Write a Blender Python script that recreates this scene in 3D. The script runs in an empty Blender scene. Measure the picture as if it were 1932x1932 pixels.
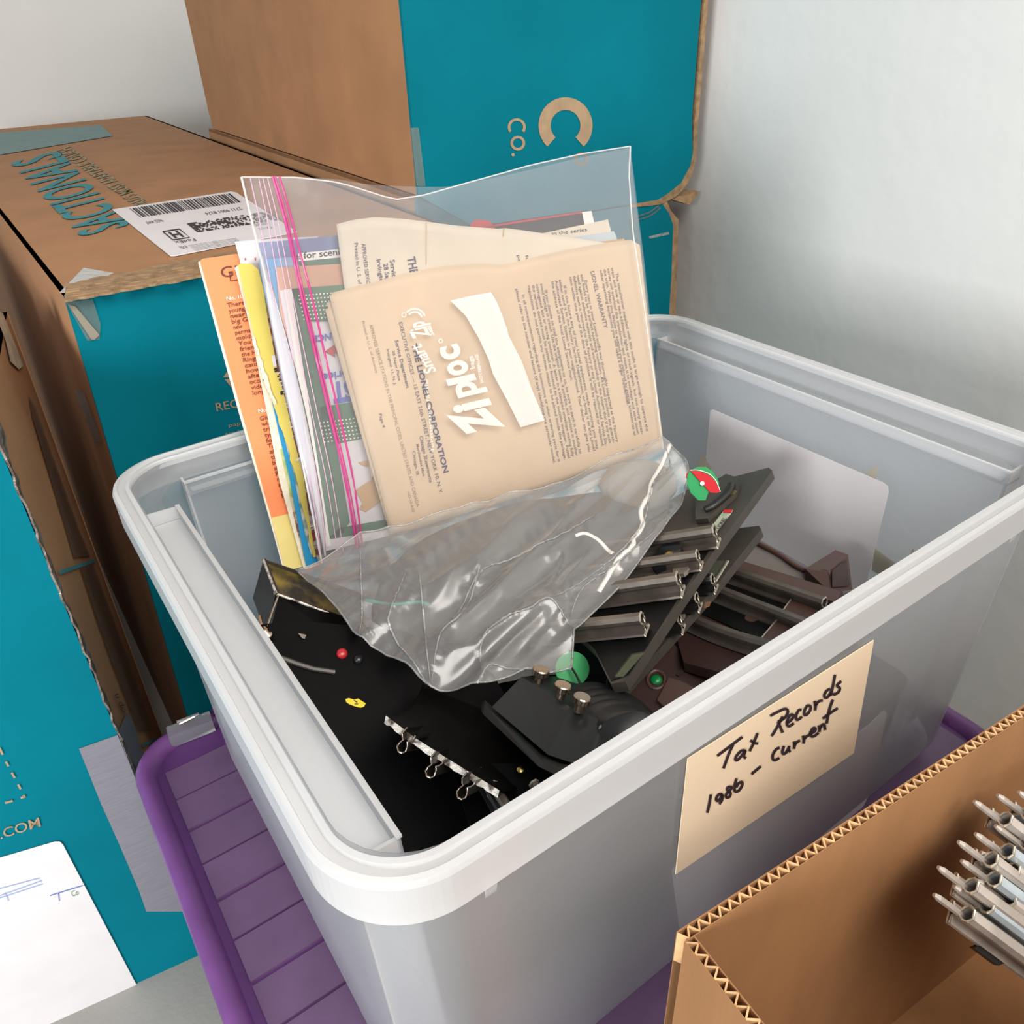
import bpy, bmesh, math, random
from mathutils import Vector, Matrix, noise as mnoise
random.seed(7)
scene = bpy.context.scene
col = scene.collection

# ------------------------------------------------------------------ camera, sky, light, exposure
V = Vector
C0 = V((-0.034845, -0.164587, 0.271950))
RT = V((0.817097, -0.575452, -0.034748))
UP = V((0.332495, 0.421163, 0.843842))
FW = V((0.470956, 0.701054, -0.535466))
F = 1490.0
cam_d = bpy.data.cameras.new('camera')
cam_d.sensor_width = 36.0
cam_d.lens = 36.0 * F / 1932.0
cam_d.clip_start = 0.01
cam = bpy.data.objects.new('camera', cam_d)
col.objects.link(cam)
cam.matrix_world = Matrix(((RT.x, UP.x, -FW.x, C0.x), (RT.y, UP.y, -FW.y, C0.y), (RT.z, UP.z, -FW.z, C0.z), (0, 0, 0, 1)))
scene.camera = cam

world = bpy.data.worlds.new('daylight')
scene.world = world
world.use_nodes = True
bg = world.node_tree.nodes['Background']
bg.inputs['Color'].default_value = (0.93, 0.96, 1.0, 1)
bg.inputs['Strength'].default_value = 0.39

def area(name, loc, target, sx, sy, power, color):
    l = bpy.data.lights.new(name, 'AREA')
    l.shape = 'RECTANGLE'; l.size = sx; l.size_y = sy
    l.energy = power; l.color = color
    o = bpy.data.objects.new(name, l); col.objects.link(o)
    o.location = loc
    o.rotation_euler = (V(target) - V(loc)).to_track_quat('-Z', 'Y').to_euler()
    return o
area('left_window', (-1.65, -0.60, 0.36), (0.05, 0.35, -0.05), 0.8, 0.7, 46, (0.95, 0.975, 1.0))
area('front_window', (0.2, -1.3, 1.8), (0.3, 0.2, -0.05), 1.6, 1.1, 60, (1.0, 0.955, 0.90))

scene.view_settings.view_transform = 'Standard'
scene.view_settings.look = 'None'
scene.view_settings.exposure = 0.0
scene.view_settings.gamma = 1.0
scene.view_settings.use_curve_mapping = False
scene.cycles.transparent_max_bounces = 40
scene.cycles.max_bounces = 10
scene.cycles.diffuse_bounces = 5

# ------------------------------------------------------------------ measuring helpers
def ray(x, y):
    return RT * ((x - 966) / F) - UP * ((y - 966) / F) + FW
def un(x, y, ax, val):
    i = 'xyz'.index(ax); d = ray(x, y)
    return C0 + d * ((val - C0[i]) / d[i])
def dp(x, y, d):
    return C0 + ray(x, y) * d
class Plane:
    def __init__(s, p0, n, off=0.0):
        s.n = V(n).normalized()
        if s.n.dot(C0 - V(p0)) < 0: s.n = -s.n
        s.p0 = V(p0) + s.n * off
    def on(s, x, y, off=0.0):
        d = ray(x, y); p = s.p0 + s.n * off
        return C0 + d * ((p - C0).dot(s.n) / d.dot(s.n))
    def shift(s, off): return Plane(s.p0 + s.n * off, s.n)
def plane3(a, b, c): return Plane(a, (b - a).cross(c - a))
def axplane(ax, val):
    n = V((0, 0, 0)); n['xyz'.index(ax)] = 1
    return Plane(n * val, n)

# ------------------------------------------------------------------ materials
def hexc(h):
    h = h.lstrip('#'); r = [int(h[i:i + 2], 16) / 255 for i in (0, 2, 4)]
    return tuple(c / 12.92 if c <= 0.04045 else ((c + 0.055) / 1.055) ** 2.4 for c in r)
MC = {}
def mat(name, h, rough=0.6, metal=0.0, var=0.0, vscale=20.0, bump=0.0, bscale=200.0, h2=None, spec=0.5, stretch=None, thresh=None):
    if name in MC: return MC[name]
    m = bpy.data.materials.new(name); m.use_nodes = True
    nt = m.node_tree; b = nt.nodes['Principled BSDF']; L = nt.links
    c = hexc(h) if isinstance(h, str) else h
    b.inputs['Base Color'].default_value = (*c, 1)
    b.inputs['Roughness'].default_value = rough
    b.inputs['Metallic'].default_value = metal
    b.inputs['Specular IOR Level'].default_value = spec
    tc = nt.nodes.new('ShaderNodeTexCoord')
    mp = nt.nodes.new('ShaderNodeMapping')
    L.new(tc.outputs['Object'], mp.inputs['Vector'])
    if stretch: mp.inputs['Scale'].default_value = stretch
    if var > 0 or h2:
        nz = nt.nodes.new('ShaderNodeTexNoise'); nz.inputs['Scale'].default_value = vscale; nz.inputs['Detail'].default_value = 6
        L.new(mp.outputs[0], nz.inputs['Vector'])
        rp = nt.nodes.new('ShaderNodeValToRGB')
        if h2:
            c2 = hexc(h2)
            t = thresh or (0.4, 0.65)
            rp.color_ramp.elements[0].position = t[0]; rp.color_ramp.elements[1].position = t[1]
            rp.color_ramp.elements[0].color = (*c, 1); rp.color_ramp.elements[1].color = (*c2, 1)
        else:
            rp.color_ramp.elements[0].position = 0.3; rp.color_ramp.elements[1].position = 0.7
            rp.color_ramp.elements[0].color = (*[x * (1 - var) for x in c], 1)
            rp.color_ramp.elements[1].color = (*[min(1, x * (1 + var)) for x in c], 1)
        L.new(nz.outputs['Fac'], rp.inputs['Fac']); L.new(rp.outputs['Color'], b.inputs['Base Color'])
    if bump > 0:
        n2 = nt.nodes.new('ShaderNodeTexNoise'); n2.inputs['Scale'].default_value = bscale; n2.inputs['Detail'].default_value = 4
        L.new(mp.outputs[0], n2.inputs['Vector'])
        bp = nt.nodes.new('ShaderNodeBump'); bp.inputs['Strength'].default_value = bump; bp.inputs['Distance'].default_value = 0.002
        L.new(n2.outputs['Fac'], bp.inputs['Height']); L.new(bp.outputs['Normal'], b.inputs['Normal'])
    MC[name] = m
    return m
def clearmat(name, tint, haze_col, haze, gloss_rough=0.12, ior=1.45, bump=0.0, bscale=60.0, transl=0.5, fres=1.0, stretch=None):
    m = bpy.data.materials.new(name); m.use_nodes = True
    nt = m.node_tree; L = nt.links; nt.nodes.clear()
    out = nt.nodes.new('ShaderNodeOutputMaterial')
    tr = nt.nodes.new('ShaderNodeBsdfTransparent'); tr.inputs['Color'].default_value = (*tint, 1)
    df = nt.nodes.new('ShaderNodeBsdfDiffuse'); df.inputs['Color'].default_value = (*haze_col, 1)
    tl = nt.nodes.new('ShaderNodeBsdfTranslucent'); tl.inputs['Color'].default_value = (*haze_col, 1)
    gl = nt.nodes.new('ShaderNodeBsdfGlossy'); gl.inputs['Roughness'].default_value = gloss_rough
    m1 = nt.nodes.new('ShaderNodeMixShader'); m1.inputs[0].default_value = transl
    L.new(df.outputs[0], m1.inputs[1]); L.new(tl.outputs[0], m1.inputs[2])
    m2 = nt.nodes.new('ShaderNodeMixShader'); m2.inputs[0].default_value = haze
    L.new(tr.outputs[0], m2.inputs[1]); L.new(m1.outputs[0], m2.inputs[2])
    fr = nt.nodes.new('ShaderNodeFresnel'); fr.inputs['IOR'].default_value = ior
    mu = nt.nodes.new('ShaderNodeMath'); mu.operation = 'MULTIPLY'; mu.inputs[1].default_value = fres; mu.use_clamp = True
    L.new(fr.outputs[0], mu.inputs[0])
    m3 = nt.nodes.new('ShaderNodeMixShader')
    L.new(mu.outputs[0], m3.inputs[0]); L.new(m2.outputs[0], m3.inputs[1]); L.new(gl.outputs[0], m3.inputs[2])
    L.new(m3.outputs[0], out.inputs['Surface'])
    if bump > 0:
        tc = nt.nodes.new('ShaderNodeTexCoord'); mp = nt.nodes.new('ShaderNodeMapping')
        if stretch: mp.inputs['Scale'].default_value = stretch
        L.new(tc.outputs['Object'], mp.inputs['Vector'])
        nz = nt.nodes.new('ShaderNodeTexNoise'); nz.inputs['Scale'].default_value = bscale; nz.inputs['Detail'].default_value = 3
        L.new(mp.outputs[0], nz.inputs['Vector'])
        bp = nt.nodes.new('ShaderNodeBump'); bp.inputs['Strength'].default_value = bump; bp.inputs['Distance'].default_value = 0.004
        L.new(nz.outputs['Fac'], bp.inputs['Height'])
        for k in (gl, df, tl): L.new(bp.outputs['Normal'], k.inputs['Normal'])
        L.new(bp.outputs['Normal'], fr.inputs['Normal'])
    MC[name] = m
    return m

M_wall = mat('painted_plaster', '#e2e1dc', 0.85, var=0.02, vscale=6, bump=0.4, bscale=30)
M_floor = mat('concrete', '#8d8a85', 0.9, var=0.12, vscale=9, bump=0.2)
M_teal = mat('teal_print', '#006d7c', 0.75, var=0.10, vscale=7, bump=0.08, bscale=90, spec=0.08)
M_kraft = mat('kraft_cardboard', '#a0744e', 0.85, var=0.10, vscale=14, bump=0.12, bscale=160)
M_kraft2 = mat('raw_cardboard_edge', '#937656', 0.95, var=0.30, vscale=90, bump=0.5, bscale=240)
M_kraftfg = mat('inner_cardboard', '#966a41', 0.85, var=0.12, vscale=26, bump=0.16, bscale=200, stretch=(1, 1, 0.25))
M_flute = mat('cardboard_flute', '#d3a877', 0.9, var=0.2, vscale=120)
M_fade = mat('faded_tan_print', '#a58a6b', 0.8, var=0.15, vscale=60)
M_tealink = mat('teal_ink_on_kraft', '#2f7f86', 0.8, var=0.12, vscale=70)
M_tealtape = mat('teal_tape', '#41716f', 0.45, var=0.15, vscale=30)
M_greyink = mat('grey_green_ink', '#8a8466', 0.8, var=0.3, vscale=90)
M_tape = clearmat('packing_tape', (0.93, 0.90, 0.85), (0.62, 0.55, 0.46), 0.28, 0.2, bump=0.35, bscale=120)
M_duct = mat('duct_tape', '#8a8891', 0.42, metal=0.25, var=0.08, vscale=60, bump=0.2, bscale=260, stretch=(1, 1, 9))
M_label = mat('white_label', '#ddd8d8', 0.6, var=0.03, vscale=30)
M_paperw = mat('white_paper', '#dcd6d6', 0.75, var=0.03, vscale=12)
M_black = mat('black_ink', '#2a2626', 0.7)
M_blueink = mat('blue_line_ink', '#8da3cf', 0.7)
M_bluedark = mat('blue_rule_ink', '#4f6fb4', 0.7)
M_greenink = mat('green_ink', '#5f8a62', 0.7)
M_navy = mat('navy_print', '#3c3b56', 0.7, var=0.35, vscale=160)
M_brownink = mat('dark_brown_ink', '#5a3526', 0.7)
M_cream = mat('aged_cream_paper', '#dfc6a6', 0.75, var=0.05, vscale=16, bump=0.05, bscale=60)
M_cream2 = mat('pale_cream_paper', '#e3d5bf', 0.75, var=0.05, vscale=14, bump=0.05, bscale=60)
M_creamdk = mat('tan_paper', '#c9a67a', 0.8, var=0.1, vscale=30)
M_orange = mat('orange_cover', '#f18a55', 0.6, var=0.04, vscale=12)
M_yellow = mat('yellow_cover', '#e4cf7f', 0.65, var=0.06, vscale=20, bump=0.05)
M_yellow2 = mat('bright_yellow_paper', '#d9c45c', 0.65, var=0.08, vscale=18)
M_sky = mat('blue_edge', '#1f8fc0', 0.6)
M_white = mat('white_ink', '#f2ece2', 0.6)
M_maroon = mat('maroon_spine', '#6e3a38', 0.55, h2='#a79a98', vscale=60, thresh=(0.52, 0.6), bump=0.4, bscale=120, stretch=(1, 1, 2.2))
M_tear = mat('torn_paper_edge', '#e9ddc4', 0.85, var=0.12, vscale=80, bump=0.4)
M_illus = mat('printed_illustration', '#6f8a86', 0.7, h2='#c8bfa6', vscale=70, thresh=(0.45, 0.55))
M_green = mat('green_cover', '#56775c', 0.6, var=0.06, vscale=30)
M_pink = mat('pinkish_tan_cover', '#cf9f82', 0.65, var=0.04)
M_bluecov = mat('blue_violet_cover', '#74799c', 0.6, h2='#8fa5c4', vscale=24)
M_blue = mat('sky_blue_cover', '#5f95bd', 0.6, h2='#b7bccb', vscale=20, thresh=(0.42, 0.6))
M_red = mat('red_print', '#b9373a', 0.6)
M_blueT = mat('blue_lettering', '#6169b3', 0.6)
M_tan = mat('tan_illustration', '#c8a172', 0.7, h2='#9a7048', vscale=60, thresh=(0.55, 0.66))
M_blackcov = mat('black_cover', '#2d2b30', 0.5)
M_pinkzip = mat('magenta_zipper', '#b93a7a', 0.35)
M_pinkthin = mat('pale_pink_line', '#d9a3bd', 0.5)
M_card = mat('cream_card', '#dcc5a7', 0.75, var=0.03, vscale=10)
M_marker = mat('black_marker', '#2c1d22', 0.6)
M_purple = mat('purple_plastic', '#654a6a', 0.42, var=0.10, vscale=34, bump=0.08, bscale=80)
M_purple2 = mat('dark_purple_plastic', '#582e66', 0.42, var=0.06, vscale=30)
M_bk = mat('black_enamel', '#060505', 0.5, var=0.3, vscale=60, bump=0.05, bscale=180, spec=0.07)
M_bk2 = mat('worn_black_metal', '#181614', 0.42, var=0.25, vscale=70, bump=0.1, bscale=160)
M_plate = mat('dark_olive_metal', '#3f3a33', 0.45, var=0.14, vscale=40, bump=0.05)
M_bkp = mat('black_plastic', '#101010', 0.4, var=0.15, vscale=50, spec=0.2)
M_ctrl = mat('charcoal_plastic', '#222222', 0.34, var=0.08, vscale=30, bump=0.03, bscale=300, spec=0.3)
M_stain = mat('yellow_stained_metal', '#23201a', 0.4, h2='#8a7430', vscale=38, thresh=(0.42, 0.62))
M_rail = mat('dull_steel_rail', '#6a6158', 0.36, metal=0.6, var=0.25, vscale=70)
M_railend = mat('cut_steel_edge', '#b3a999', 0.4, metal=0.7, var=0.2, vscale=90)
M_nickel = mat('nickel', '#b9a794', 0.22, metal=1.0, var=0.1, vscale=80)
M_chip = mat('chipped_silver_edge', '#cfc8bd', 0.35, metal=0.3, h2='#4a3a30', vscale=150, thresh=(0.5, 0.62), bump=0.5, bscale=300)
M_brown = mat('brown_plastic', '#392621', 0.42, var=0.12, vscale=40, bump=0.05)
M_brown2 = mat('light_brown_plastic', '#503830', 0.45, var=0.1, vscale=40)
M_bulbred = mat('red_plastic', '#b0262b', 0.25)
M_bulbbk = mat('black_knob', '#17191d', 0.25)
M_discg = mat('green_disc', '#2f9657', 0.5)
M_discr = mat('red_disc', '#c4222d', 0.5)
M_ystick = mat('yellow_sticker', '#d9bd21', 0.6, var=0.05)
M_brass = mat('brass', '#b39a5c', 0.3, metal=1.0)
M_cable = mat('white_cable', '#d8d0c8', 0.5, var=0.04)
M_lump = mat('dark_wrapped_bundle', '#2f2c29', 0.55, var=0.4, vscale=30, bump=0.9, bscale=38, stretch=(1, 2.2, 1.4))
M_olive = mat('olive_plate', '#3c4029', 0.5, var=0.2, vscale=90)
M_tabgrey = mat('grey_fibre_panel', '#857d76', 0.6, var=0.06)
M_steel = mat('bright_track_steel', '#c4b9ae', 0.32, metal=0.55, var=0.25, vscale=60)
M_steelb = mat('bluish_track_steel', '#b7c1c6', 0.38, metal=0.5, var=0.2, vscale=60)
M_mask = mat('yellowed_tape', '#cdb684', 0.8)
M_plastic = clearmat('frosted_plastic', (0.95, 0.965, 0.98), (0.95, 0.95, 0.96), 0.215, 0.3, bump=0.0, transl=0.5, fres=0.5)
M_rim = clearmat('frosted_plastic_rim', (0.95, 0.96, 0.97), (0.98, 0.965, 0.95), 0.56, 0.28, transl=0.35, fres=0.8)
M_latch = clearmat('clear_latch_plastic', (0.9, 0.92, 0.93), (0.7, 0.72, 0.72), 0.35, 0.2)
M_film = clearmat('zip_bag_film', (0.95, 0.95, 0.96), (0.82, 0.80, 0.81), 0.165, 0.13, bump=0.25, bscale=22, transl=0.45, fres=0.75, stretch=(1, 1, 0.5))
M_film2 = clearmat('thin_bag_film', (0.95, 0.95, 0.95), (0.93, 0.89, 0.85), 0.20, 0.24, bump=0.15, bscale=24, transl=0.3, fres=2.2, stretch=(1, 1.6, 1))
M_fold = clearmat('folded_film', (0.95, 0.95, 0.95), (0.93, 0.91, 0.89), 0.26, 0.12, bump=0.5, bscale=150, transl=0.35, fres=1.6)
M_logo = clearmat('white_film_print', (0.9, 0.9, 0.9), (0.93, 0.89, 0.86), 0.62, 0.4, transl=0.2, fres=0.4)

# ------------------------------------------------------------------ object helpers
ORG = {}
def tag(o, label=None, cat=None, group=None, kind=None):
    if label: o['label'] = label
    if cat: o['category'] = cat
    if group: o['group'] = group
    if kind: o['kind'] = kind
    return o
def thing(name, label, cat, loc, group=None):
    o = bpy.data.objects.new(name, None); col.objects.link(o)
    o.empty_display_size = 0.02
    o.location = loc; ORG[o.name] = V(loc)
    return tag(o, label, cat, group)
def obj(name, vs, fs, m, parent=None, smooth=False, label=None, mats=None, fm=None):
    vs = [V(v) for v in vs]
    if parent is not None: org = ORG[parent.name]
    else:
        org = sum(vs, V((0, 0, 0))) / len(vs); org.z = min(v.z for v in vs)
    me = bpy.data.meshes.new(name)
    me.from_pydata([v - org for v in vs], [], fs)
    for k in (mats or [m]): me.materials.append(k)
    if fm:
        for p, i in zip(me.polygons, fm): p.material_index = i
    if smooth:
        for p in me.polygons: p.use_smooth = True
    me.update()
    bm = bmesh.new(); bm.from_mesh(me)
    bmesh.ops.recalc_face_normals(bm, faces=bm.faces)
    bm.to_mesh(me); bm.free()
    o = bpy.data.objects.new(name, me); col.objects.link(o)
    if parent is not None:
        o.parent = parent
        o.location = (0, 0, 0)
    else:
        o.location = org
    ORG[o.name] = org
    if label: o['label'] = label
    return o
class MB:
    """collects simple solids into one part"""
    def __init__(s): s.v = []; s.f = []; s.m = []
    def add(s, v, f, mi=0):
        k = len(s.v); s.v += [V(a) for a in v]; s.f += [[i + k for i in q] for q in f]; s.m += [mi] * len(f)
    def slab(s, pts, ext, mi=0):
        n = len(pts); ext = V(ext)
        v = [V(p) for p in pts] + [V(p) + ext for p in pts]
        f = [list(range(n)), list(range(2 * n - 1, n - 1, -1))] + [[i, (i + 1) % n, n + (i + 1) % n, n + i] for i in range(n)]
        s.add(v, f, mi)
    def box(s, a, b, mi=0):
        a = V(a); b = V(b)
        s.slab([(a.x, a.y, a.z), (b.x, a.y, a.z), (b.x, b.y, a.z), (a.x, b.y, a.z)], (0, 0, b.z - a.z), mi)
    def tube(s, path, r, n=8, mi=0, cap=True, flat=1.0, nrm=None):
        path = [V(p) for p in path]; k = len(path); rings = []
        for i, p in enumerate(path):
            t = (path[min(i + 1, k - 1)] - path[max(i - 1, 0)]).normalized()
            a = V(nrm) if nrm is not None else V((0.13, 0.31, 0.94))
            x = t.cross(a)
            if x.length < 1e-4: x = t.cross(V((1, 0, 0)))
            x.normalize(); y = x.cross(t).normalized()
            rr = r[i] if isinstance(r, (list, tuple)) else r
            rings.append([p + x * (rr * math.cos(2 * math.pi * j / n)) + y * (rr * flat * math.sin(2 * math.pi * j / n)) for j in range(n)])
        v = [q for g in rings for q in g]; f = []
        for i in range(k - 1):
            for j in range(n):
                f.append([i * n + j, i * n + (j + 1) % n, (i + 1) * n + (j + 1) % n, (i + 1) * n + j])
        if cap: f += [list(range(n - 1, -1, -1)), list(range((k - 1) * n, k * n))]
        s.add(v, f, mi)
    def lathe(s, base, axis, prof, n=16, mi=0, ref=None):
        ax = V(axis).normalized(); x = ax.cross(V(ref) if ref else V((0.3, 0.5, 0.8))).normalized(); y = ax.cross(x)
        v = []; f = []
        for (r, h) in prof:
            for j in range(n):
                a = 2 * math.pi * j / n
                v.append(V(base) + ax * h + x * (r * math.cos(a)) + y * (r * math.sin(a)))
        for i in range(len(prof) - 1):
            for j in range(n):
                f.append([i * n + j, i * n + (j + 1) % n, (i + 1) * n + (j + 1) % n, (i + 1) * n + j])
        f += [list(range(n - 1, -1, -1)), list(range((len(prof) - 1) * n, len(prof) * n))]
        s.add(v, f, mi)
    def sweep(s, prof, a, b, x, y, closed=True, mi=0):
        n = len(prof); v = [V(a) + x * p[0] + y * p[1] for p in prof] + [V(b) + x * p[0] + y * p[1] for p in prof]
        f = [[i, (i + 1) % n, n + (i + 1) % n, n + i] for i in range(n if closed else n - 1)]
        s.add(v, f, mi)
    def build(s, name, m, parent=None, smooth=False, label=None):
        ms = m if isinstance(m, list) else [m]
        return obj(name, s.v, s.f, ms[0], parent, smooth, label, ms, s.m if len(ms) > 1 else None)
def slab(name, pts, ext, m, parent=None, label=None):
    b = MB(); b.slab(pts, ext); return b.build(name, m, parent, label=label)
def pslab(name, pl, px, th, m, parent=None, off=0.0, label=None):
    """a flat sheet or plate with its real outline and thickness lying on plane pl"""
    return slab(name, [pl.on(x, y, off) for x, y in px], pl.n * -th, m, parent, label)
def bez(*pts, n=10):
    """smooth polyline through 2-D points"""
    out = []
    P = [V((*p, 0)) for p in pts]
    for i in range(len(P) - 1):
        p0 = P[max(i - 1, 0)]; p1 = P[i]; p2 = P[i + 1]; p3 = P[min(i + 2, len(P) - 1)]
        for k in range(n):
            t = k / n
            q = 0.5 * ((2 * p1) + (p2 - p0) * t + (2 * p0 - 5 * p1 + 4 * p2 - p3) * t * t + (3 * p1 - p0 - 3 * p2 + p3) * t ** 3)
            out.append((q.x, q.y))
    out.append((P[-1].x, P[-1].y))
    return out
def samp(poly, t):
    """point at fraction t of a 2-D polyline"""
    L = [0]
    for a, b in zip(poly, poly[1:]): L.append(L[-1] + math.hypot(b[0] - a[0], b[1] - a[1]))
    d = t * L[-1]
    for i in range(len(poly) - 1):
        if d <= L[i + 1] or i == len(poly) - 2:
            k = (d - L[i]) / max(1e-9, L[i + 1] - L[i])
            return (poly[i][0] + (poly[i + 1][0] - poly[i][0]) * k, poly[i][1] + (poly[i + 1][1] - poly[i][1]) * k)
def ruled(name, pl, top, bot, nu, nv, th, m, parent=None, disp=None, smooth=True, off=0.0):
    """a slightly wavy sheet between an upper and a lower edge"""
    v = []; f = []
    for j in range(nv + 1):
        for i in range(nu + 1):
            a = samp(top, i / nu); b = samp(bot, i / nu); t = j / nv
            x = a[0] + (b[0] - a[0]) * t; y = a[1] + (b[1] - a[1]) * t
            p = pl.on(x, y, off)
            if disp: p = p + pl.n * disp(x, y)
            v.append(p)
    w = nu + 1
    for j in range(nv):
        for i in range(nu): f.append([j * w + i, j * w + i + 1, (j + 1) * w + i + 1, (j + 1) * w + i])
    if th:
        k = len(v); v += [p - pl.n * th for p in v]
        f += [[q + k for q in reversed(g)] for g in f]
        rim = [i for i in range(w)] + [j * w + nu for j in range(1, nv + 1)] + [nv * w + i for i in range(nu - 1, -1, -1)] + [j * w for j in range(nv - 1, 0, -1)]
        for a, b in zip(rim, rim[1:] + rim[:1]): f.append([a, b, b + k, a + k])
    return obj(name, v, f, m, parent, smooth)
GL = {}
def glyphs(s, bold=0.0, res=2):
    k = (s, bold, res)
    if k not in GL:
        cu = bpy.data.curves.new('lettering', 'FONT'); cu.body = s; cu.resolution_u = res; cu.offset = bold
        ob = bpy.data.objects.new('lettering', cu); me = ob.to_mesh()
        v = [(a.co.x, a.co.y) for a in me.vertices]; f = [list(p.vertices) for p in me.polygons]
        ob.to_mesh_clear(); bpy.data.objects.remove(ob); bpy.data.curves.remove(cu)
        GL[k] = (v, f)
    return GL[k]
class Print:
    """flat print on a surface: lettering, bars, patches"""
    def __init__(s, pl, off=0.0004, disp=None): s.pl = pl; s.off = off; s.disp = disp; s.b = MB()
    def at(s, x, y):
        p = s.pl.on(x, y, s.off)
        if s.disp: p = p + s.pl.n * s.disp(x, y)
        return p
    def text(s, t, p0, p1, top, bold=0.0, res=2, mi=0, cap=0.69, italic=0.0):
        v, f = glyphs(t, bold, res)
        x0 = min(a[0] for a in v); w = max(a[0] for a in v) - x0
        A = V((*p0, 0)); ex = (V((*p1, 0)) - A) / w; ey = (V((*top, 0)) - A) / cap
        q = [A + ex * (a[0] - x0 + italic * a[1]) + ey * a[1] for a in v]
        s.b.add([s.at(a.x, a.y) for a in q], f, mi)
        return s
    def poly(s, px, mi=0): s.b.add([s.at(*p) for p in px], [list(range(len(px)))], mi); return s
    def stroke(s, px, w, mi=0):
        px = [V((*p, 0)) for p in px]; n = len(px); v = []
        for i, p in enumerate(px):
            t = px[min(i + 1, n - 1)] - px[max(i - 1, 0)]
            t.normalize(); q = V((-t.y, t.x, 0)) * (w / 2)
            v += [s.at(p.x + q.x, p.y + q.y), s.at(p.x - q.x, p.y - q.y)]
        s.b.add(v, [[2 * i, 2 * i + 1, 2 * i + 3, 2 * i + 2] for i in range(n - 1)], mi); return s
    def ring(s, c, r0, r1, a0=0, a1=360, n=28, mi=0, sx=1.0, sy=1.0):
        v = []
        for i in range(n + 1):
            a = math.radians(a0 + (a1 - a0) * i / n)
            for r in (r0, r1): v.append(s.at(c[0] + r * sx * math.cos(a), c[1] + r * sy * math.sin(a)))
        s.b.add(v, [[2 * i, 2 * i + 1, 2 * i + 3, 2 * i + 2] for i in range(n)], mi); return s
    def build(s, name, m, parent, label=None): return s.b.build(name, m, parent, label=label)
def jag(a, b, n, amp, seed=1):
    r = random.Random(seed); out = []
    for i in range(n + 1):
        t = i / n; k = 0 if i in (0, n) else amp
        out.append((a[0] + (b[0] - a[0]) * t + r.uniform(-k, k), a[1] + (b[1] - a[1]) * t + r.uniform(-k, k)))
    return out
FLOOR = -0.62

# ------------------------------------------------------------------ the setting
def struct(name, a, b, m):
    k = MB(); k.box(a, b); o = k.build(name, m); o['kind'] = 'structure'; return o
struct('floor', (-1.6, -2.6, FLOOR - 0.05), (0.95, 2.6, FLOOR), M_floor)
struct('wall_right', (0.90, -2.6, FLOOR), (1.0, 2.6, 1.9), M_wall)
struct('wall_back', (-1.6, 2.5, FLOOR), (0.90, 2.6, 1.9), M_wall)

# ------------------------------------------------------------------ cartons
VB = 0.682
PF = axplane('y', VB)
# --- carton with the shipping label (B)
VBB = 0.60
PFB = axplane('y', VBB)
ZT = PFB.on(122, 562).z
PT = axplane('z', ZT)
B = thing('moving_carton', 'long teal and brown carton with a white shipping label on its top', 'carton', (0.15, 1.2, FLOOR))
tl = PFB.on(122, 562); bl = PFB.on(350, 1340); dirl = (bl - tl) / (tl.z - bl.z)
blf = bl + dirl * (bl.z - FLOOR)
xr = 0.410; yb = 2.2; xr2 = xr + .0473 * (yb - VBB)
slab('front_panel', [tl, (xr, VBB, ZT), (xr, VBB, FLOOR), blf], (0, 0.005, 0), M_teal, B, 'teal printed front')
slab('side_panel', [tl + V((0, 0.005, 0)), tl + V((0, yb - VBB, 0)), blf + V((0, yb - VBB, 0)), blf + V((0, 0.005, 0))], (0.005, 0, 0), M_kraft, B)
slab('side_panel', [(xr, VBB + .005, ZT), (xr2, yb, ZT), (xr2, yb, FLOOR), (xr, VBB + .005, FLOOR)], (-0.005, 0, 0), M_kraft, B)
slab('back_panel', [(tl.x, yb, ZT), (xr2, yb, ZT), (xr2, yb, FLOOR), (blf.x, yb, FLOOR)], (0, 0.005, 0), M_kraft, B)
slab('top_flap', [(tl.x, VBB + .005, ZT), (xr, VBB + .005, ZT), (xr2, yb, ZT), (tl.x, yb, ZT)], (0, 0, -0.005), M_kraft, B)
# worn front edge of the lid: layers of frayed liner
wb = MB()
for k in range(5):
    a = jag((120 + k, 563 - k * 7), (470, 500 - k * 8), 26, 2.2, 30 + k)
    b = jag((121 + k, 566 - k * 5), (470, 504 - k * 6), 26, 1.6, 60 + k)
    pl = axplane('z', ZT + .0008 + k * 0.0007)
    wb.slab([pl.on(*q) for q in a] + [pl.on(*q) for q in reversed(b)], (0, 0, -0.002))
wb.build('worn_edge', M_kraft2, B, label='frayed pale cardboard edge')
t = Print(PT, 0.0012)
t.poly([(0, 292), (0, 250), (190, 236), (213, 256)]); t.build('printed_band', M_tealtape, B, 'grey teal band across the top')
t = Print(PT, 0.0012)
t.text('SACTIONALS', (243, 424), (108, 284), (155, 446), bold=0.018, res=4); t.build('lettering', M_tealink, B, 'large teal lettering')
t = Print(PT, 0.0012)
t.text("THE WORLD'S MOST ADAPTABLE COUCH", (318, 408), (131, 276), (294, 416), bold=0.02); t.build('lettering', M_greyink, B, 'small faded lettering')
lab = pslab('shipping_label', PT, [(212, 395), (436, 361), (446, 363), (560, 437), (330, 482), (321, 482)], 0.0008, M_label, B, 0.0016)
LO, LS, LT = V((212, 395, 0)), V((225, -34, 0)), V((109, 87, 0))
def lp(s_, t_): q = LO + LS * s_ + LT * t_; return (q.x, q.y)
t = Print(PT, 0.0022); r = random.Random(3)
x = 0.13
while x < 0.97:
    w = r.choice((0.006, 0.01, 0.016)); t.poly([lp(x, .03), lp(x + w, .03), lp(x + w, .22), lp(x, .22)]); x += w + r.choice((0.006, 0.01, 0.014))
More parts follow.
